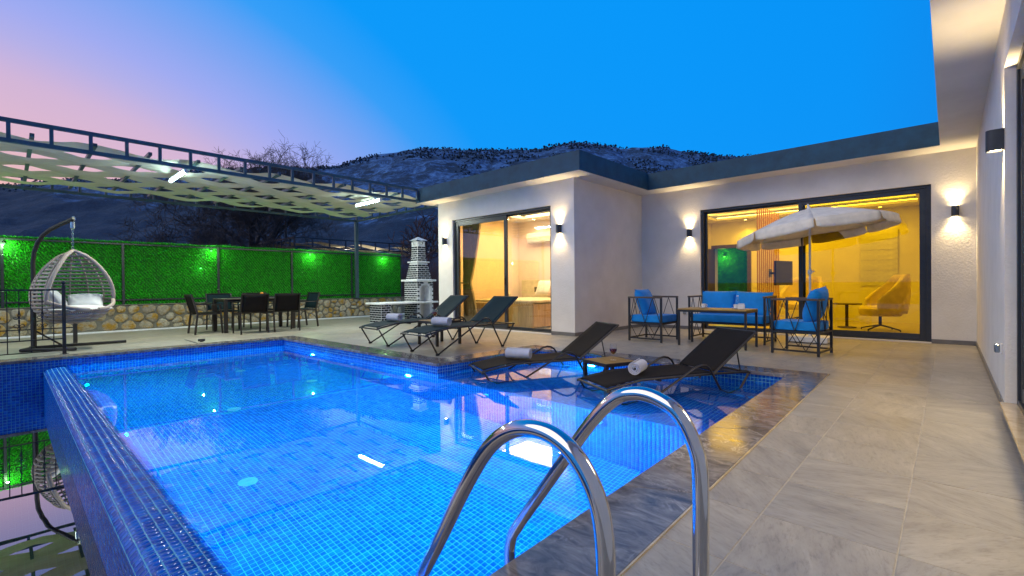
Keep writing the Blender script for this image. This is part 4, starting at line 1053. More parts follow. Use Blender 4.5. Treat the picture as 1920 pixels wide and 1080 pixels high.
def lay(P0, u, v, wd, ht, n, out, taper=0, skip=None, bl=.122, bh=.040, g=.021):
    """courses of black bricks on a face: P0 lower left corner, u/v unit axes, n outward normal"""
    rows = int(ht / (bh + g)); u, v, n, P0 = Vector(u), Vector(v), Vector(n), Vector(P0)
    for r in range(rows):
        z = g + r * (bh + g); ins = taper * z / ht; x = ins + .012 - (r % 2) * (bl * .5)
        while x < wd - ins - .02:
            a, b = max(x, ins + .008), min(x + bl, wd - ins - .008)
            if b - a > .022 and not (skip and skip((a + b) / 2, z + bh / 2)):
                q = [P0 + u * aa + v * zz for aa, zz in ((a, z), (b, z), (b, z + bh), (a, z + bh))]
                bricks.mesh([p - n * .004 for p in q] + [p + n * out for p in q], [(0, 1, 2, 3), (4, 5, 6, 7), (0, 1, 5, 4), (1, 2, 6, 5), (2, 3, 7, 6), (3, 0, 4, 7)])
            x += bl + g
def in_arch(a, z):
    y = a + BY0 - ym
    return (abs(y) < aw + .055 and z < ah1) or (math.hypot(y, z - ah1) < aw + .05 and z >= ah1)
lay((BX0, BY0, 0), (1, 0, 0), (0, 0, 1), BX1 - BX0, 1.12, (0, -1, 0), .007)
lay((BX1, BY0, 0), (0, 1, 0), (0, 0, 1), BY1 - BY0, 1.12, (1, 0, 0), .007, skip=in_arch)
tv_ = Vector((0, .13 - .03 + .01, .485)).normalized()
hx0, hx1 = BX0 + .03, BX1 - .03
lay((hx0, BY0 + .03, 1.175), (1, 0, 0), Vector((0, (cym - .17) - (BY0 + .03), .485)).normalized(), hx1 - hx0, .485, (0, -1, .2), .010, taper=.09)
lay((BX1 - .03, BY0 + .03, 1.175), (0, 1, 0), Vector(((cxm + .19) - (BX1 - .03), 0, .485)).normalized(), BY1 - BY0 - .06, .485, (1, 0, .2), .010, taper=.08)
lay((cxm - .165, cym - .15, 1.695), (1, 0, 0), Vector((0, .02, .465)).normalized(), .33, .465, (0, -1, .04), .008, taper=.02)
lay((cxm + .165, cym - .15, 1.695), (0, 1, 0), Vector((-.02, 0, .465)).normalized(), .30, .465, (1, 0, .04), .008, taper=.02)
lay((BX0 + .03, 6.76, 0), (1, 0, 0), (0, 0, 1), BX1 - BX0 - .05, .5, (0, -1, 0), .007)
lay((BX1 - .02, 6.76, 0), (0, 1, 0), (0, 0, 1), .30, .5, (1, 0, 0), .007)
tag(wpart(bricks, 'bricks', 'black_brick', bq, smooth=False), kind='stuff')

# ------------------------------------------------------------------ railing beside the catch basin
rg = thing('railing', 'black wrought iron railing with scroll ornaments left of the pool', 'railing', (-9.94, .60, 0))
m_ = MB(); m_.box(-.022, .022, -.022, .022, 0, 1.06, .004); m_.build('end_post', 'black_metal', rg, smooth=False)
m_ = MB(); m_.lathe([(.05, 0), (.05, .008), (.03, .01)], 4); m_.build('post_foot', 'black_metal', rg, smooth=False)
m_ = MB(); m_.lathe([(.012, 1.06), (.016, 1.07), (.028, 1.085), (.030, 1.10), (.022, 1.118), (.0, 1.125)], 14); m_.build('ball_finial', 'black_metal', rg)
for z, w in ((.985, .032), (.24, .022), (.06, .018)):
    m_ = MB(); m_.box(-w / 2, w / 2, -3.0, -.023, z - w * .4, z + w * .4); m_.build('rail', 'black_metal', rg, smooth=False)
for k in range(24):
    y = -.115 - k * .12
    m_ = MB(); m_.box(-.006, .006, y - .006, y + .006, .249 if k % 2 else .069, .972) if k % 2 == 0 else m_.box(-.006, .006, y - .006, y + .006, .249, .972); m_.build('baluster', 'black_metal', rg, smooth=False)
for k in range(12):
    yc = -.235 - k * .24; m_ = MB()
    for sy in (-1, 1):
        for sz in (-1, 1):
            m_.tube([(0, yc + sy * .0045, .52 + sz * .035), (0, yc + sy * .006, .52)], .005, 5)
            m_.tube([(0, yc + sy * (.036 + (.034 - .0021 * q) * math.cos(.55 * q + 2.2)), .52 + sz * (.062 + (.034 - .0021 * q) * math.sin(.55 * q + 2.2))) for q in range(13)], .005, 5)
            m_.tube([(0, yc + sy * .016, .52 + sz * .09), (0, yc + sy * .006, .52 + sz * .13), (0, yc, .52 + sz * .20)], .005, 5)
    m_.build('scroll', 'black_metal', rg)
m_ = MB(); m_.box(-9.96 - 1.86, -9.96 - 1.80, .80, .86, 0, .42, .004)
sp_ = thing('short_post', 'short dark square post on the terrace behind the swing chair foot', 'post', (-11.8, .86, 0))
m_.bm.free(); m_ = MB(); m_.box(-.03, .03, -.03, .03, 0, .42, .004); m_.build('post_body', 'black_metal', sp_, smooth=False)
m_ = MB(); m_.box(-.034, .034, -.034, .034, .42, .432, .003); m_.build('post_cap', 'black_metal', sp_, smooth=False)
m_ = MB(); m_.box(-.012, .012, -1.6, -.031, .28, .30); m_.build('rail', 'black_metal', sp_, smooth=False)

# ------------------------------------------------------------------ hanging egg chair
BASK = Vector((-10.6, .76, 0)); POLE = Vector((-11.12, .31, 0))
eg = thing('hanging_egg_chair', 'woven rattan egg chair hanging by a chain from a curved brown stand', 'swing chair', tuple(POLE))
d2 = (BASK - POLE); L2 = d2.length; ux = d2.normalized()
pts = [(0, 0, .03), (0, 0, .6), (0, 0, 1.2)]
P = [Vector(p) for p in pts] + [ux * (L2 * a) + Vector((0, 0, z)) for a, z in ((.0, 1.45), (.03, 1.60), (.12, 1.76), (.26, 1.89), (.44, 1.98), (.72, 2.07), (1.0, 2.145), (1.03, 2.155))]
m_ = MB(); m_.tube(P, .031, 12); m_.build('stand_pole', 'brown_metal', eg)
m_ = MB(); m_.tube([ux * (L2 * 1.03) + Vector((.028 * math.cos(a) * ux.x, .028 * math.cos(a) * ux.y, 2.165 + .028 * math.sin(a))) for a in [2 * PI * k / 14 for k in range(14)]], .006, 6, closed=True); m_.build('hook', 'chain_metal', eg)
def seg(a, b, r=.026, nm='stand_foot'):
    m_ = MB(); m_.tube([a, b], r, 10); m_.build(nm, 'brown_metal', eg)
seg((.0, -.06, .03), (.07, 1.18, .03)); seg((0, 0, .03), (.40, -.16, .03))
m_ = MB(); m_.tube([(.40 + .62 * (1 - math.cos(a)) * .5, -.16 + .60 * math.sin(a) * .9 if False else -.16 + .32 * a, .03) for a in [PI * .6 * k / 10 for k in range(11)]], .026, 10); m_.build('stand_foot', 'brown_metal', eg)
seg((0, .02, .30), (.02, .34, .03), .014, 'stand_brace')
tb = BASK - POLE
m_ = MB(); m_.lathe([(.018, 2.11), (.030, 2.10), (.032, 2.0), (.018, 1.99)], 12, (tb.x, tb.y, 0)); m_.build('spring', 'chain_metal', eg)
for k in range(10):
    z = 1.97 - k * .036; m_ = MB()
    m_.tube([(tb.x + (.013 * math.cos(a) if k % 2 else 0), tb.y + (0 if k % 2 else .013 * math.cos(a)), z - .006 + .025 * math.sin(a)) for a in [2 * PI * q / 10 for q in range(10)]], .0045, 5, closed=True); m_.build('chain_link', 'chain_metal', eg)
# basket
Z0, Z1 = .43, 1.61
def egg_r(z):
    s = min(1, max(0, (z - Z0) / (Z1 - Z0)))
    return .485 * (math.sin(PI * min(1, s ** .72)) ** .62 if s < 1 else 0) * (1.0) + .03
ba = thing('basket', None, None); ba.parent = eg; ba.location = tuple(tb); del_ = None
PHI0 = math.radians(28)                                       # opening looks along this heading
def half_open(z):                                             # half angle of the opening at height z
    if z < .66: return 0
    s = (z - .66) / (1.58 - .66)
    return math.radians(72) * min(1, (s / .16)) ** .5 * (1 - .18 * s)
zs = [Z0 + .035 + k * .060 for k in range(19)]
for z in zs:
    if z > 1.57: continue
    ho = half_open(z); m_ = MB(); n_ = 40; hgt = .016
    a0, a1 = PHI0 + ho, PHI0 + 2 * PI - ho
    wob = [.006 * (1 if (q + int(z * 100)) % 2 else -1) for q in range(n_ + 1)]
    ring = []
    for q in range(n_ + 1):
        a = a0 + (a1 - a0) * q / n_; r = egg_r(z) + wob[q] * .7; r2 = egg_r(z + 2 * hgt) + wob[q] * .7
        ring.append(((r * math.cos(a), r * math.sin(a), z - hgt), (r2 * math.cos(a), r2 * math.sin(a), z + hgt)))
    m_.mesh([p for e in ring for p in e], [(2 * q, 2 * q + 2, 2 * q + 3, 2 * q + 1) for q in range(n_)])
    m_.build('strap', 'rattan_strap', ba, solid=.007)
for k in range(9):
    a = PHI0 + math.radians(72) + (2 * PI - math.radians(144)) * k / 8
    m_ = MB(); m_.tube([(egg_r(z) * math.cos(a), egg_r(z) * math.sin(a), z) for z in [Z0 + (Z1 - Z0) * q / 18 for q in range(19)]], .011, 7); m_.build('rib', 'rattan_wrap', ba)
for s in (-1, 1):
    m_ = MB(); m_.tube([(egg_r(z) * math.cos(PHI0 + s * half_open(z)), egg_r(z) * math.sin(PHI0 + s * half_open(z)), z) for z in [.662 + (1.60 - .662) * (q / 30) ** 1.6 for q in range(31)]] + [(0, 0, 1.635)], [.027 + .003 * (q % 2) for q in range(31)] + [.02], 9); m_.build('rim', 'rattan_wrap', ba)
m_ = MB()
for q in range(34):
    a = PHI0 - 1.0 + 2.0 * q / 33; m_.tube([(egg_r(.66) * math.cos(a) * 1.02, egg_r(.66) * math.sin(a) * 1.02, .665), (egg_r(.54) * math.cos(a + .05) * 1.03, egg_r(.54) * math.sin(a + .05) * 1.03, .545), (egg_r(.47) * math.cos(a + .08), egg_r(.47) * math.sin(a + .08), .475)], .011, 5)
m_.build('front_weave', 'rattan_wrap', ba)
fd = Vector((math.cos(PHI0), math.sin(PHI0), 0))
pillow('seat_cushion', 'pale ruffled seat cushion lying in the hanging egg chair', 'cushion', 'pillow_white', tuple(BASK + fd * .12 + Vector((0, 0, .665))), (.62, .62, .13), (0, 0, PHI0))
pillow('back_cushion', 'grey cushion at the left inside the hanging egg chair', 'cushion', 'cushion_grey', tuple(BASK - fd * .02 + Vector((-.03, -.18, .82))), (.40, .42, .15), (math.radians(60), 0, PHI0 + 2.5), 'loose cushions in the egg chair')
pillow('back_cushion', 'grey cushion at the right inside the hanging egg chair', 'cushion', 'cushion_grey', tuple(BASK - fd * .06 + Vector((-.02, .18, .78))), (.44, .40, .16), (math.radians(35), 0, PHI0 + 1.0), 'loose cushions in the egg chair')

# ------------------------------------------------------------------ sun loungers
def lounger(p, rz, label, sling):
    """local +Y runs from foot to head; origin on the ground between the front leg bends"""
    t_ = thing('sun_lounger', label, 'sun lounger', p, rz, 'dark metal sun loungers around the pool'); w = .315; fm = 'brown_metal'
    def sl(s):
        P = [(-.20, .285), (-.17, .295), (-.015, .035), (.0, .012), (.025, .022), (.80, .43), (.87, .466), (.93, .478), (.99, .468), (1.04, .435), (1.275, .035), (1.30, .012), (1.325, .03), (1.56, .35)]
        m_ = MB(); m_.tube([(s * w, y, z) for y, z in P], .0125, 8); m_.build('leg', fm, t_)
        for y in (.0, 1.30):
            m_ = MB(); m_.box(s * w - .018, s * w + .018, y - .03, y + .03, 0, .03, .008); m_.build('foot_pad', 'rubber', t_, smooth=False)
        m_ = MB(); m_.tube([(s * (w - .028), y, z) for y, z in ((-.19, .30), (.0, .335), (.22, .372), (.6, .372), (1.1, .372), (1.58, .362))], .014, 8); m_.build('side_rail', fm, t_)
        for y in (.1, .35, .6, .85):
            m_ = MB(); m_.lathe([(.004, 0), (.006, .004), (.0, .006)], 6); m_.build('rivet', 'chain_metal', t_, loc=(s * (w - .010), y, .365), rot=(0, s * PI / 2, 0))
        return
    sl(-1); sl(1)
    for y, z in ((-.19, .295), (.42, .355), (1.58, .355)):
        m_ = MB(); m_.tube([(-w, y, z), (w, y, z)], .0125, 8); m_.build('cross_bar', fm, t_)
    m_ = MB(); m_.grid(lambda u, v: ((-w + .04 + (2 * w - .08) * u), -.17 + 1.29 * v, (.308 + .066 * min(1, max(0, v) / .32) ** .8 if v < .32 else .374) - .016 * math.sin(PI * u) * math.sin(PI * v) ** .5 + .012), 8, 26); m_.build('seat_sling', sling, t_, solid=.006)
    hy, hz, ty, tz = 1.13, .385, 1.70, .79
    br = thing('backrest', None, None); br.parent = t_
    for s in (-1, 1):
        m_ = MB(); m_.tube([(s * (w - .03), hy - .02, hz - .015), (s * (w - .03), ty, tz)], .0135, 8); m_.build('backrest_rail', fm, br)
        m_ = MB(); m_.tube([(s * (w - .075), hy + .34, hz + .225), (s * (w - .085), hy + .40, hz - .02)], .008, 6); m_.build('backrest_strut', fm, br)
    m_ = MB(); m_.tube([(-w + .03, ty, tz), (w - .03, ty, tz)], .0135, 8); m_.build('top_bar', fm, br)
    m_ = MB(); m_.tube([(-w + .085, hy + .40, hz - .02), (w - .085, hy + .40, hz - .02)], .008, 6); m_.build('strut_bar', fm, br)
    m_ = MB(); m_.grid(lambda u, v: (-w + .036 + (2 * w - .072) * u, hy + (ty - hy) * v + .018 * math.sin(PI * v) * math.sin(PI * u), hz + (tz - hz) * v + .010 - .014 * math.sin(PI * v) * math.sin(PI * u)), 8, 14); m_.build('back_sling', sling, br, solid=.006)
    return t_
lounger((-5.632, 4.164, .002), .017 * -1, 'dark sun lounger on the terrace corner closest to the pool', 'sling_teal')
lounger((-7.067, 4.287, .002), -.067, 'dark sun lounger on the terrace nearest the barbecue', 'sling_teal')
lounger((-4.255, 4.157, ZSH + .004), -.475, 'dark sun lounger standing in the shallow water left of the small wooden table', 'sling_mesh')
lounger((-2.62, 4.284, ZSH + .004), -.49, 'dark sun lounger standing in the shallow water right of the small wooden table', 'sling_mesh')
def towel(p, rz, label, L=.30, r=.068):
    t_ = MB(); turns = 3.2; n = 70; th = .0112; pr = []
    for k in range(n + 1):
        a = 2 * PI * turns * k / n; rr = .012 + (r - .012 - th / 2) * (k / n) ** .9; pr.append((rr, a))
    o = [((rr + th / 2) * math.cos(a), (rr + th / 2) * math.sin(a)) for rr, a in pr]; i = [((rr - th / 2 * .9) * math.cos(a), (rr - th / 2 * .9) * math.sin(a)) for rr, a in pr]
    V = []; rnd = random.Random(label)
    for x, y in o + i: V.append((-L / 2 + rnd.uniform(-.003, .003), x, y))
    for x, y in o + i: V.append((L / 2 + rnd.uniform(-.003, .003), x, y))
    m = n + 1; F = []
    for k in range(n):
        F += [(k, k + 1, 2 * m + k + 1, 2 * m + k), (m + k, 3 * m + k, 3 * m + k + 1, m + k + 1), (k, m + k, m + k + 1, k + 1), (2 * m + k, 2 * m + k + 1, 3 * m + k + 1, 3 * m + k)]
    F += [(n, m + n, 3 * m + n, 2 * m + n), (0, 2 * m, 3 * m, m)]
    t_.mesh(V, F); return tag(t_.build('rolled_towel', 'towel_terry', None, loc=p, rot=(0, 0, rz)), label, 'towel', 'rolled towels on the loungers')
towel((-5.66, 4.50, .376 + .068 + .010), .25, 'rolled towel on the deck lounger at the pool corner')
towel((-7.12, 4.62, .376 + .068 + .010), .15, 'rolled towel on the deck lounger near the barbecue')
towel((-4.10, 4.52, ZSH + .376 + .068 + .012), .38, 'rolled towel lying across the water lounger left of the small table', .33, .072)
towel((-2.44, 4.60, ZSH + .376 + .070 + .012), 1.8, 'rolled towel with its spiral end showing, on the lounger right of the small table', .30, .073)
def low_table(p, rz, label, w=.44, d=.44, h=.41):
    t_ = thing('low_table', label, 'table', p, rz, 'low wooden topped tables between loungers')
    for k in range(5):
        m_ = MB(); a = -w / 2 + k * w / 5; m_.box(a + .002, a + w / 5 - .002, -d / 2, d / 2, h - .022, h, .003); m_.build('top_board', 'table_wood', t_, smooth=False)
    m_ = MB(); e = .014
    for x0, x1, y0, y1 in ((-w / 2 - e, w / 2 + e, -d / 2 - e, -d / 2), (-w / 2 - e, w / 2 + e, d / 2, d / 2 + e), (-w / 2 - e, -w / 2, -d / 2, d / 2), (w / 2, w / 2 + e, -d / 2, d / 2)): m_.box(x0, x1, y0, y1, h - .045, h - .003, .003)
    m_.build('apron', 'brown_metal', t_, smooth=False)
    for sx in (-1, 1):
        for sy in (-1, 1): m_ = MB(); m_.box(sx * (w / 2 - .008) - .021, sx * (w / 2 - .008) + .021, sy * (d / 2 - .008) - .021, sy * (d / 2 - .008) + .021, 0, h - .0455, .004); m_.build('leg', 'brown_metal', t_, smooth=False)
low_table((-6.36, 5.02, .002), 0, 'low table with wine glass between the two loungers on the terrace', .5, .5)
low_table((-3.06, 5.04, ZSH + .003), -.36, 'low wooden table standing in the shallow water between two loungers')
def wine_glass(p, label):
    t_ = thing('wine_glass', label, 'glass', p, 0, 'stemmed glasses of red wine'); s = 1.0
    m_ = MB(); m_.lathe([(a_ * 1.12, b_ * 1.15) for a_, b_ in ((.034, .0), (.034, .002), (.010, .007), (.006, .015), (.0055, .05), (.009, .060), (.028, .075), (.039, .100), (.041, .125), (.037, .155), (.033, .172))], 24)
    fs = [f for f in m_.bm.faces if len(f.verts) > 4 and f.calc_center_median().z > .1]; bmesh.ops.delete(m_.bm, geom=fs, context='FACES_ONLY'); m_.build('glass_bowl', 'drink_glass', t_, recalc=True)
    m_ = MB(); m_.lathe([(a_ * 1.12, b_ * 1.15) for a_, b_ in ((.004, .064), (.026, .078), (.0368, .101), (.0385, .122), (.0, .1225))], 24); m_.build('wine', 'red_wine', t_)
wine_glass((-6.33, 4.90, .414), 'glass of red wine on the low terrace table')
wine_glass((-3.0, 5.03, ZSH + .416), 'glass of red wine on the wooden table in the water')

# ------------------------------------------------------------------ dining set
dt_ = thing('dining_table', 'long dark dining table with six chairs under the pergola', 'table', (-11.95, 3.98, .002))
TW_, TL_, TH_ = .86, 1.52, .745
for k in range(3):
    m_ = MB(); a = -TL_ / 2 + k * TL_ / 3; m_.box(-TW_ / 2, TW_ / 2, a + .003, a + TL_ / 3 - .003, TH_ - .022, TH_, .004); m_.build('top_panel', 'dark_wood', dt_, smooth=False)
m_ = MB(); m_.box(-TW_ / 2 + .03, TW_ / 2 - .03, -TL_ / 2 + .03, TL_ / 2 - .03, TH_ - .07, TH_ - .0225); m_.build('apron', 'brown_metal', dt_, smooth=False)
for sx in (-1, 1):
    for sy in (-1, 1): m_ = MB(); m_.box(sx * (TW_ / 2 - .04) - .035, sx * (TW_ / 2 - .04) + .035, sy * (TL_ / 2 - .04) - .035, sy * (TL_ / 2 - .04) + .035, 0, TH_ - .023, .004); m_.build('leg', 'brown_metal', dt_, smooth=False)
def dining_chair(p, rz, label, sling='sling_mesh'):
    t_ = thing('dining_chair', label, 'chair', p, rz, 'dark chairs around the dining table'); w, d = .27, .25; fm = 'brown_metal'   # faces local +Y
    for s in (-1, 1):
        m_ = MB(); m_.bar((s * w, d - .02, 0), (s * w, d - .06, .62), .026, .036); m_.build('leg', fm, t_, smooth=False)
        m_ = MB(); m_.bar((s * w, -d - .03, 0), (s * w, -d + .02, .44), .026, .036); m_.build('leg', fm, t_, smooth=False)
        m_ = MB(); m_.bar((s * w, -d + .02, .44), (s * (w - .008), -d - .09, .855), .024, .034); m_.build('back_post', fm, t_, smooth=False)
        m_ = MB(); m_.bar((s * w, d - .035, .63), (s * w, -d - .03, .635), .03, .022, bev=.003); m_.build('armrest', fm, t_, smooth=False)
        m_ = MB(); m_.bar((s * w, d - .05, .43), (s * w, -d + .02, .42), .022, .03); m_.build('side_rail', fm, t_, smooth=False)
    m_ = MB(); m_.bar((-w + .012, d - .06, .43), (w - .012, d - .06, .43), .022, .03); m_.build('front_rail', fm, t_, smooth=False)
    m_ = MB(); m_.bar((-w + .012, -d - .088, .845), (w - .012, -d - .088, .845), .022, .022); m_.build('top_rail', fm, t_, smooth=False)
    m_ = MB(); m_.grid(lambda u, v: (-w + .014 + (2 * w - .028) * u, d - .05 - (2 * d - .07) * v, .448 - .018 * math.sin(PI * u) * math.sin(PI * v)), 6, 6); m_.build('seat_sling', sling, t_, solid=.008)
    m_ = MB(); m_.grid(lambda u, v: (-w + .014 + (2 * w - .028) * u, -d + .018 - .106 * v - .014 * math.sin(PI * u), .46 + .38 * v), 6, 6); m_.build('back_sling', sling, t_, solid=.008)
    return t_
dining_chair((-11.90, 2.98, .002), 0, 'dining chair at the left head of the table, seen from the side')
dining_chair((-11.16, 3.62, .002), PI / 2, 'left of the two dining chairs with their backs to the pool')
dining_chair((-11.16, 4.30, .002), PI / 2 - .03, 'right of the two dining chairs with their backs to the pool')
dining_chair((-12.62, 3.50, .002), -PI / 2, 'dining chair on the wall side at the left, its grey back above the table', 'sling_teal')
dining_chair((-12.62, 4.30, .002), -PI / 2, 'dining chair on the wall side at the right, hidden behind the table', 'sling_teal')
dining_chair((-11.85, 5.02, .002), PI + .08, 'dining chair at the right head of the table', 'sling_teal')
fbw = thing('fruit_bowl', 'shallow bowl of oranges and yellow fruit on the dining table', 'bowl', (-11.90, 4.10, .748))
m_ = MB(); m_.lathe([(.05, 0), (.12, .02), (.16, .055), (.155, .055), (.11, .025), (.0, .012)], 20); m_.build('bowl', 'dark_wood', fbw)
for k, (a, r, z) in enumerate(((0, .07, .06), (1.3, .08, .06), (2.6, .075, .058), (3.8, .07, .06), (5.1, .08, .06), (.5, .02, .10))):
    m_ = MB(); m_.lathe([(.0, -.035), (.02, -.03), (.034, -.012), (.036, .006), (.028, .024), (.0, .035)], 12); m_.build('orange', 'orange_peel', fbw, loc=(r * math.cos(a), r * math.sin(a), z))

# ------------------------------------------------------------------ blue sofa set
def lattice(m_, a, b, z0, z1, n, axis, c, r=.006):
    """crossing thin bars between a and b on the plane axis = c"""
    st = (b - a) / n
    for k in range(n):
        for lo, hi in ((a + k * st, a + (k + .5) * st), (a + (k + 1) * st, a + (k + .5) * st)):
            p, q = (lo, z0), (hi, z1)
            P = lambda e: (c, e[0], e[1]) if axis == 'x' else (e[0], c, e[1])
            m_.tube([P(p), P(q)], r, 5)
def seat_unit(name, cat, p, rz, w, d, label, group, pillows):
    """faces local -Y; origin at the centre on the ground"""
    t_ = thing(name, label, cat, p, rz, group); fm = 'black_metal'; ah = .775; sh = .33; q = .015
    for sx in (-1, 1):
        for sy in (-1, 1):
            m_ = MB(); m_.box(sx * (w / 2 - q) - q, sx * (w / 2 - q) + q, sy * (d / 2 - q) - q, sy * (d / 2 - q) + q, 0, ah - .031); m_.build('leg', fm, t_, smooth=False)
        x = sx * (w / 2 - q)
        m_ = MB(); m_.box(x - .026, x + .026, -d / 2, d / 2, ah - .03, ah, .004); m_.build('armrest', 'dark_wood', t_, smooth=False)
        for z in (.055, sh - .02):
            m_ = MB(); m_.box(x - .011, x + .011, -d / 2 + 2 * q, d / 2 - 2 * q, z - .012, z + .012); m_.build('side_rail', fm, t_, smooth=False)
        m_ = MB(); lattice(m_, -d / 2 + 2 * q, d / 2 - 2 * q, sh - .01, ah - .03, 2, 'x', x); lattice(m_, -d / 2 + 2 * q, d / 2 - 2 * q, sh - .03, .06, 2, 'x', x); m_.build('side_lattice', fm, t_)
    nb = 2 if w < .8 else 4
    m_ = MB(); m_.box(-w / 2 + .0265 + q, w / 2 - .0265 - q, d / 2 - 2 * q, d / 2, ah - .031, ah - .004); m_.build('back_rail', fm, t_, smooth=False)
    m_ = MB(); lattice(m_, -w / 2 + 2 * q, w / 2 - 2 * q, sh - .01, ah - .03, nb, 'y', d / 2 - q); m_.build('back_lattice', fm, t_)
    for sy in (-1, 1):
        for z in ((sh - .02, .055) if sy > 0 else (sh - .02,)):
            m_ = MB(); m_.box(-w / 2 + 2 * q, w / 2 - 2 * q, sy * (d / 2 - q) - .011, sy * (d / 2 - q) + .011, z - .012, z + .012); m_.build('seat_rail', fm, t_, smooth=False)
    m_ = MB(); m_.box(-w / 2 + 2 * q, w / 2 - 2 * q, -d / 2 + 2 * q, d / 2 - 2 * q, sh - .012, sh); m_.build('seat_deck', fm, t_, smooth=False)
    cu = MB(); cu.box(-w / 2 + .035, w / 2 - .035, -d / 2 + .01, d / 2 - .035, sh + .001, sh + .125, .03)
    o = cu.build('seat_cushion', 'blue_fabric', None, loc=p, rot=(0, 0, rz)); tag(o, label_c(label), 'cushion', 'flat blue seat cushions')
    ex, e0, e1 = w / 2 - .042, -d / 2 + .017, d / 2 - .042
    for zz in (sh + .012, sh + .114):
        m_ = MB(); m_.tube([(-ex, e0, zz), (0, e0 - .004, zz), (ex, e0, zz), (ex + .003, (e0 + e1) / 2, zz), (ex, e1, zz), (0, e1 + .004, zz), (-ex, e1, zz), (-ex - .003, (e0 + e1) / 2, zz)], .005, 5, closed=True); m_.build('piping', 'blue_fabric', o)
    return t_
def label_c(l): return SEATC[l]
LA, LS, LR = 'armchair with crossed metal bars left of the coffee table, facing right', 'two seat sofa with crossed metal bars in front of the glass door', 'armchair with crossed metal bars right of the coffee table, facing left'
SEATC = {LA: 'flat blue seat cushion of the left armchair', LS: 'long flat blue seat cushion of the sofa', LR: 'flat blue seat cushion of the right armchair'}
GP = 'metal frame seats of the blue sofa set'
seat_unit('outdoor_armchair', 'armchair', (-3.83, 7.78, .002), PI / 2, .66, .62, LA, GP, 1)
seat_unit('outdoor_sofa', 'sofa', (-2.755, 8.52, .002), 0, 1.24, .66, LS, GP, 2)
seat_unit('outdoor_armchair', 'armchair', (-1.53, 7.66, .002), -PI / 2 - .10, .60, .60, LR, GP, 1)
def back_pillow(p, rot, size, label): pillow('back_pillow', label, 'pillow', 'blue_fabric', p, size, rot, 'plump blue back pillows')
back_pillow((-3.98, 7.80, .66), (math.radians(70), 0, PI / 2), (.50, .50, .20), 'plump blue pillow leaning in the left armchair')
back_pillow((-3.03, 8.68, .635), (math.radians(72), 0, .0), (.60, .46, .20), 'left of the two plump blue pillows on the sofa')
back_pillow((-2.47, 8.68, .625), (math.radians(70), .03, -.04), (.60, .46, .20), 'right of the two plump blue pillows on the sofa')
back_pillow((-1.36, 7.66, .68), (math.radians(74), .10, -PI / 2 - .1), (.48, .50, .22), 'plump blue pillow leaning in the right armchair, taller than its armrests')
ct = thing('coffee_table', 'slim coffee table with wooden top among the blue sofa set', 'table', (-2.70, 7.67, .002))
w, d, h = 1.04, .56, .59
for k in range(4):
    m_ = MB(); a = -d / 2 + k * d / 4; m_.box(-w / 2, w / 2, a + .0015, a + d / 4 - .0015, h - .018, h, .002); m_.build('top_board', 'table_wood', ct, smooth=False)
m_ = MB(); m_.box(-w / 2, w / 2, -d / 2, -d / 2 + .03, h - .05, h - .0185); m_.box(-w / 2, w / 2, d / 2 - .03, d / 2, h - .05, h - .0185); m_.box(-w / 2, -w / 2 + .03, -d / 2 + .03, d / 2 - .03, h - .05, h - .0185); m_.box(w / 2 - .03, w / 2, -d / 2 + .03, d / 2 - .03, h - .05, h - .0185); m_.build('apron', 'black_metal', ct, smooth=False)
for sx in (-1, 1):
    for sy in (-1, 1): m_ = MB(); m_.box(sx * (w / 2 - .016) - .015, sx * (w / 2 - .016) + .015, sy * (d / 2 - .016) - .015, sy * (d / 2 - .016) + .015, 0, h - .0505); m_.build('leg', 'black_metal', ct, smooth=False)
def cup(p, rz, label):
    t_ = thing('coffee_cup', label, 'cup', p, rz, 'white cups on the coffee table')
    m_ = MB(); m_.lathe([(.02, 0), (.06, .006), (.072, .014), (.070, .016), (.03, .009), (.0, .008)], 20); m_.build('saucer', 'ceramic', t_)
    m_ = MB(); m_.lathe([(.022, .012), (.034, .03), (.038, .07), (.035, .07), (.03, .03), (.0, .02)], 18); m_.build('cup_body', 'ceramic', t_)
    m_ = MB(); m_.tube([(.036 + .018 * math.sin(a), 0, .045 + .018 * math.cos(a)) for a in [PI * k / 8 for k in range(9)]], .005, 6); m_.build('cup_handle', 'ceramic', t_)
zt = .593
cup((-2.93, 7.73, zt), .4, 'white coffee cup on its saucer at the left middle of the coffee table'); cup((-2.42, 7.70, zt), 2.0, 'white coffee cup beside the paper holder on the coffee table')
nb = thing('napkin_holder', 'small white box of napkins on the right of the coffee table', 'napkin holder', (-2.33, 7.66, zt), .2)
m_ = MB(); m_.box(-.05, .05, -.025, .025, 0, .07, .006); m_.build('holder_box', 'ceramic', nb, smooth=False); m_ = MB(); m_.box(-.042, .042, -.012, .012, .0705, .088, .003); m_.build('napkins', 'pillow_white', nb, smooth=False)
gl_ = thing('water_glass', 'clear water glass at the left end of the coffee table', 'glass', (-3.05, 7.60, zt))
m_ = MB(); m_.lathe([(.028, 0), (.034, .10)], 18); fs = [f for f in m_.bm.faces if len(f.verts) > 4 and f.calc_center_median().z > .05]; bmesh.ops.delete(m_.bm, geom=fs, context='FACES_ONLY'); m_.build('glass_body', 'drink_glass', gl_)
bt = thing('water_bottle', 'small clear bottle standing between the sofa pillows and the coffee table', 'bottle', (-2.44, 7.84, zt))
m_ = MB(); m_.lathe([(.026, 0), (.03, .01), (.03, .12), (.014, .165), (.013, .19), (0, .19)], 16); m_.build('bottle_body', 'drink_glass', bt); m_ = MB(); m_.lathe([(.015, .19), (.015, .208), (0, .209)], 12); m_.build('bottle_cap', 'ceramic', bt)

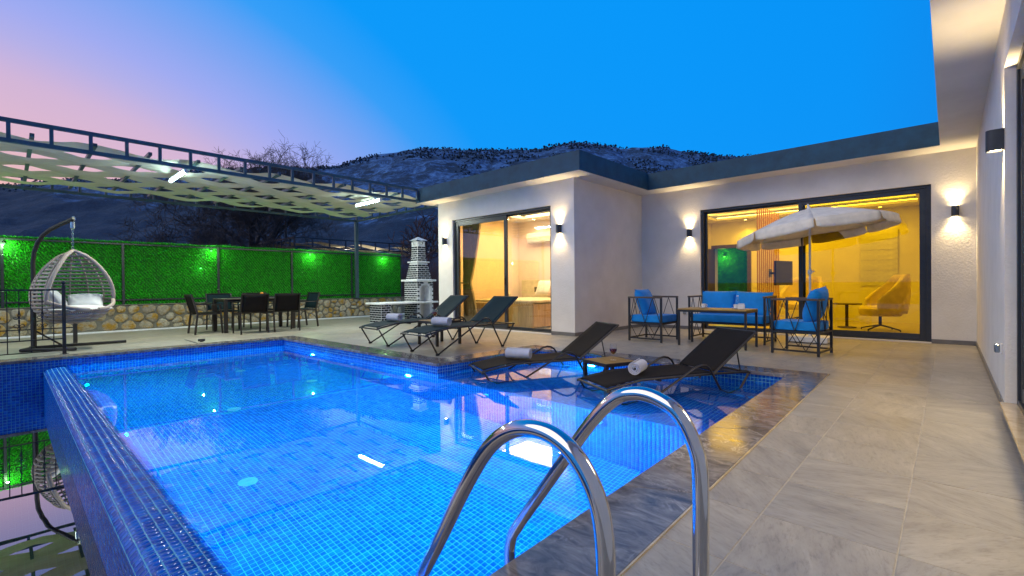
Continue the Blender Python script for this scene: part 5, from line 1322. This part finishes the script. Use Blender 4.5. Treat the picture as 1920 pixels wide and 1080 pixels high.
# ------------------------------------------------------------------ garden umbrella
um = thing('garden_umbrella', 'tilted off-white garden umbrella with scalloped valance on a white base block', 'umbrella', (-1.70, 9.13, .002))
m_ = MB(); m_.box(-.28, .28, -.24, .24, .01, .10, .012); m_.build('base_block', 'white_plaster_paint', um, smooth=False)
m_ = MB(); m_.tube([(0, 0, .101), (0, 0, .42)], .030, 14); m_.build('base_socket', 'white_plastic', um)
m_ = MB(); m_.tube([(0, 0, .11), (0, 0, 2.15)], .017, 12); m_.build('pole', 'white_plastic', um)
m_ = MB(); m_.lathe([(.03, 1.13), (.034, 1.15), (.034, 1.19), (.024, 1.21)], 14); m_.tube([(.02, 0, 1.17), (.065, -.01, 1.175)], .012, 8); m_.build('crank', 'white_plastic', um)
hd = bpy.data.objects.new('canopy', None); COL.objects.link(hd); hd.parent = um; hd.location = (0, 0, 2.12)
hd.rotation_euler = (math.radians(-2), math.radians(-7.5), math.radians(12))
RU, NP, DR = 1.14, 8, .34
def can(a, r):                                                # cloth hangs a little between the ribs
    k = a / (2 * PI / NP); f = abs((k % 1) - .5) * 2
    rr = r * RU * (1 - .055 * (1 - f * f) * r); z = .10 - DR * r ** 1.35 - .03 * (1 - f * f) * r * (1 - r) * 2
    return (rr * math.cos(a), rr * math.sin(a), z)
for k in range(NP):
    a0 = 2 * PI * k / NP
    m_ = MB(); m_.grid(lambda u, v: can(a0 + 2 * PI / NP * u, max(.015, v)), 8, 10); m_.build('canopy_panel', 'umbrella_cloth', hd, solid=.003)
    def val(u, v):
        a = a0 + 2 * PI / NP * (.012 + .976 * u); e = Vector(can(a, 1)); drop = .15 * (1 - .22 * abs(2 * u - 1) ** 6)
        return (e.x * (1 + .015 * v + .012 * v * math.sin(u * 17 + k)), e.y * (1 + .015 * v + .012 * v * math.sin(u * 13 + k)), e.z - drop * v)
    m_ = MB(); m_.grid(val, 14, 3); m_.build('valance_flap', 'umbrella_cloth', hd, solid=.003)
    m_ = MB(); m_.tube([tuple(Vector(can(a0, r)) - Vector((0, 0, .012))) for r in (.03, .25, .5, .75, 1.0)], .006, 5); m_.build('rib', 'white_plastic', hd)
m_ = MB(); m_.lathe([(.05, .07), (.045, .10), (.02, .12), (.015, .17), (.0, .19)], 12); m_.build('finial', 'white_plastic', hd)

# ------------------------------------------------------------------ bits on the terrace
vl = thing('garden_valve', 'small dark valve on the terrace tiles at the pool edge', 'valve', (-10.08, 2.44, 0))
m_ = MB(); m_.lathe([(.03, 0), (.03, .03), (.02, .04), (.02, .05)], 10); m_.tube([(-.02, -.05, .035), (.02, .05, .035)], .022, 8); m_.build('valve_body', 'black_metal', vl)
hs = thing('drain_slot', 'thin dark drain slot across the terrace tiles beside the small valve', 'drain', (-10.3, 2.33, 0))
m_ = MB(); m_.bar((-.45, 0, .002), (.43, -.01, .002), .022, .008); m_.build('slot_cover', 'black_metal', hs, smooth=False)

# ------------------------------------------------------------------ beyond the fence
def img(px, depth, z=None, py=None):
    u = (px - 960) / 881.87; p = FW * depth + RT * (u * depth)
    return Vector((p.x, p.y, 0))
def bare_tree(px, depth, h, label, seed, spread=.62, mat='bark', trunk_h=.16, levels=6, n0=4, r0=.22, cat='tree', group='bare trees behind the grass fence', lean=(0, 0), twig=.010, ups=.30):
    rnd = random.Random(seed); base = img(px, depth)
    t_ = thing('bare_tree', label, cat, tuple(base), 0, group)
    tr = MB(); cr = MB()
    def grow(p, d, L, r, lev):
        pts = [p]; q = p.copy(); dd = d.copy(); n = 3 if lev < 3 else 2
        for k in range(n):
            w_ = .16 + .03 * lev; dd = (dd + Vector((rnd.gauss(0, w_), rnd.gauss(0, w_), rnd.gauss(.03, w_ * .8)))).normalized(); q = q + dd * (L / n); pts.append(q.copy())
        r1 = r * .66
        (tr if lev == 0 else cr).tube(pts, [r + (r1 - r) * k / n for k in range(n + 1)], 8 if lev == 0 else (5 if lev < 3 else 3), caps=False)
        if lev >= levels: return
        m = (rnd.choice((2, 3, 3)) if lev < 3 else rnd.choice((3, 3, 4))) if lev else n0
        for k in range(m):
            a = rnd.uniform(0, 2 * PI) if lev else 2 * PI * (k + rnd.random() * .6) / m
            s = dd.cross(Vector((0, 0, 1))); s = s.normalized() if s.length > .1 else Vector((1, 0, 0)); o = dd.cross(s)
            side = s * math.cos(a) + o * math.sin(a)
            nd = (dd * rnd.uniform(.5, .95) + side * rnd.uniform(spread * .7, spread * 1.3) + Vector((0, 0, ups))).normalized()
            st = pts[-1] if (k == 0 or lev == 0) else pts[rnd.randint(1, n)]
            grow(st.copy(), nd, L * rnd.uniform(.62, .9), max(twig, r1 * (.85 if k == 0 else rnd.uniform(.45, .75))), lev + 1)
    grow(Vector((0, 0, -.1)), Vector((lean[0], lean[1], 1)).normalized(), h * trunk_h, r0, 0)
    zmax = max(v.co.z for v in cr.bm.verts); f = h / zmax
    for b_ in (tr, cr):
        for v in b_.bm.verts: v.co *= f
    tr.build('trunk', mat, t_); cr.build('branches', mat, t_, sharp=180)
bare_tree(486, 24, 8.5, 'great bare tree whose twigs rise above the pergola roof', 11, levels=8, n0=5, r0=.26, trunk_h=.17, spread=.74, ups=.22, twig=.0048)
bare_tree(402, 21, 4.6, 'bare spreading tree left of the great tree, its branches low over the fence', 23, levels=7, n0=4, r0=.13, spread=.85, twig=.005, ups=.05, trunk_h=.18, lean=(-.25, -.2))
bare_tree(520, 27, 6.2, 'bare tree right of the great tree trunk, behind the far pergola', 37, levels=6, n0=3, r0=.14, spread=.6, twig=.008)
bare_tree(577, 23, 3.7, 'slender pale sapling above the far pergola, left of the pergola post', 5, mat='pale_bark', levels=4, n0=3, r0=.05, trunk_h=.4, spread=.45, twig=.008)
bare_tree(622, 23, 3.5, 'faint pale sapling just left of the pergola corner post', 9, mat='pale_bark', levels=4, n0=3, r0=.04, trunk_h=.4, spread=.45, twig=.008)
bare_tree(806, 26, 5.0, 'dusky bare tree behind the barbecue chimney and the house corner', 17, mat='red_twig', levels=5, n0=4, r0=.12, spread=.6, twig=.012)
# brushwood: a reddish thicket along the fence
V = []
for k in range(9000):
    px = random.choice((random.uniform(225, 500), random.uniform(225, 500), random.uniform(680, 830), random.uniform(480, 700))); dp = random.uniform(18.5, 22)
    b_ = img(px, dp); hmax = 3.15 if 290 < px < 470 else 2.6
    hgt = random.uniform(1.2, hmax) + .25 * noise.noise(Vector((px * .03, dp, 0))); lean_ = np.array([random.gauss(0, .25), random.gauss(0, .25), 0]) * hgt * .6
    b0 = np.array(b_); w_ = np.array([RT.x, RT.y, 0]) * .004
    V += [b0 - w_, b0 + w_, b0 + lean_ + np.array([0, 0, hgt])]
    for _ in range(3):
        s_ = random.uniform(.45, .95); q_ = b0 + lean_ * s_ + np.array([0, 0, hgt * s_]); V += [q_, q_ + np.array([0, 0, .007]), q_ + np.array([random.gauss(0, .22), random.gauss(0, .22), random.uniform(.1, .4)])]
tag(link('brushwood', npmesh('brushwood', np.array(V), np.arange(len(V)).reshape(-1, 3)), 'red_twig'), kind='stuff')
# the neighbour's pergola
np_ = thing('far_pergola', 'neighbouring lit pergola with beige canopy showing above the grass fence', 'pergola', (-22, 13, 0))
def ftruss(a, b, z0, z1, n):
    a, b = Vector(a), Vector(b)
    for z in (z0, z1): m_ = MB(); m_.bar((a.x, a.y, z), (b.x, b.y, z), .06, .06); wpart(m_, 'chord', 'anthracite_metal', np_, smooth=False)
    for k in range(n + 1): p = a + (b - a) * k / n; m_ = MB(); m_.bar((p.x, p.y, z0 + .03), (p.x, p.y, z1 - .03), .055, .055, up=(0, 1, 0)); wpart(m_, 'strut', 'anthracite_metal', np_, smooth=False)
ftruss((-22, 9.05, 0), (-22, 19.0, 0), 2.86, 3.27, 12); ftruss((-26.5, 9.05, 0), (-22.06, 9.05, 0), 2.86, 3.27, 9); ftruss((-26.5, 9.05, 0), (-26.5, 19, 0), 2.86, 3.27, 12)
for k in range(5):
    m_ = MB(); m_.grid(lambda u, v: (-26.4 + k * .87 + .84 * v, 9.1 + 9.8 * u, 3.06 + (.07 if k % 2 else -.07) * math.cos(u * 27)), 60, 2); wpart(m_, 'canopy_strip', 'canopy_cloth', np_, sharp=180)
for x, y in ((-22, 9.1), (-22, 18.9), (-26.5, 9.1)):
    m_ = MB(); m_.box(x - .05, x + .05, y - .05, y + .05, 0, 2.83); wpart(m_, 'post', 'anthracite_metal', np_, smooth=False)
for y in (12.2, 13.9):
    t_ = thing('far_lamp', 'small bright lamp under the neighbouring pergola, %s one' % ('left' if y < 13 else 'right'), 'lamp', (-23.2, y, 2.72), 0, 'lamps of the neighbouring pergola')
    m_ = MB(); m_.box(-.10, .10, -.28, .28, .03, .07); m_.build('lamp_housing', 'white_plastic', t_, smooth=False); m_ = MB(); m_.tube([(0, -.26, 0), (0, .26, 0)], .035, 8); m_.build('lamp_tube', 'neighbour_lens', t_)
    point_light('lamp_beam', 'POINT', (0, 0, -.08), 60, (1, .85, .6), t_, size=.1)
# grass wall and green lamp seen through the back door of the living room
gw = thing('rear_grass_wall', 'dark green artificial grass wall seen through the open back door', 'fence', (-6.0, 17.2, 0))
m_ = MB(); m_.box(-9, -2.5, 17.2, 17.25, -.05, 2.4); wpart(m_, 'backing', 'grass_backing', gw, smooth=False)
V, F = blades(9000, -7.6, -4.6, 0, 2.4, 0.0); V = np.stack([V[:, 1] , 17.19 - V[:, 0], V[:, 2]], 1) - np.array(gw.location); tag(link('grass_blades', npmesh('grass_blades', V, F), 'fake_grass', gw), kind='stuff')
t_ = thing('rear_lamp', 'green glowing lamp on the grass wall behind the back door', 'lamp', (-5.75, 17.1, 1.92))
m_ = MB(); m_.lathe([(.02, 0), (.035, .01), (.035, .05), (.02, .06)], 10); m_.build('lamp_head', 'black_metal', t_); m_ = MB(); m_.lathe([(.028, -.02), (.03, -.001), (.01, 0)], 10); m_.build('lamp_lens', 'green_lens', t_)
point_light('lamp_glow', 'POINT', (0, -.18, -.06), 16, (.4, 1, .4), t_, size=.03)
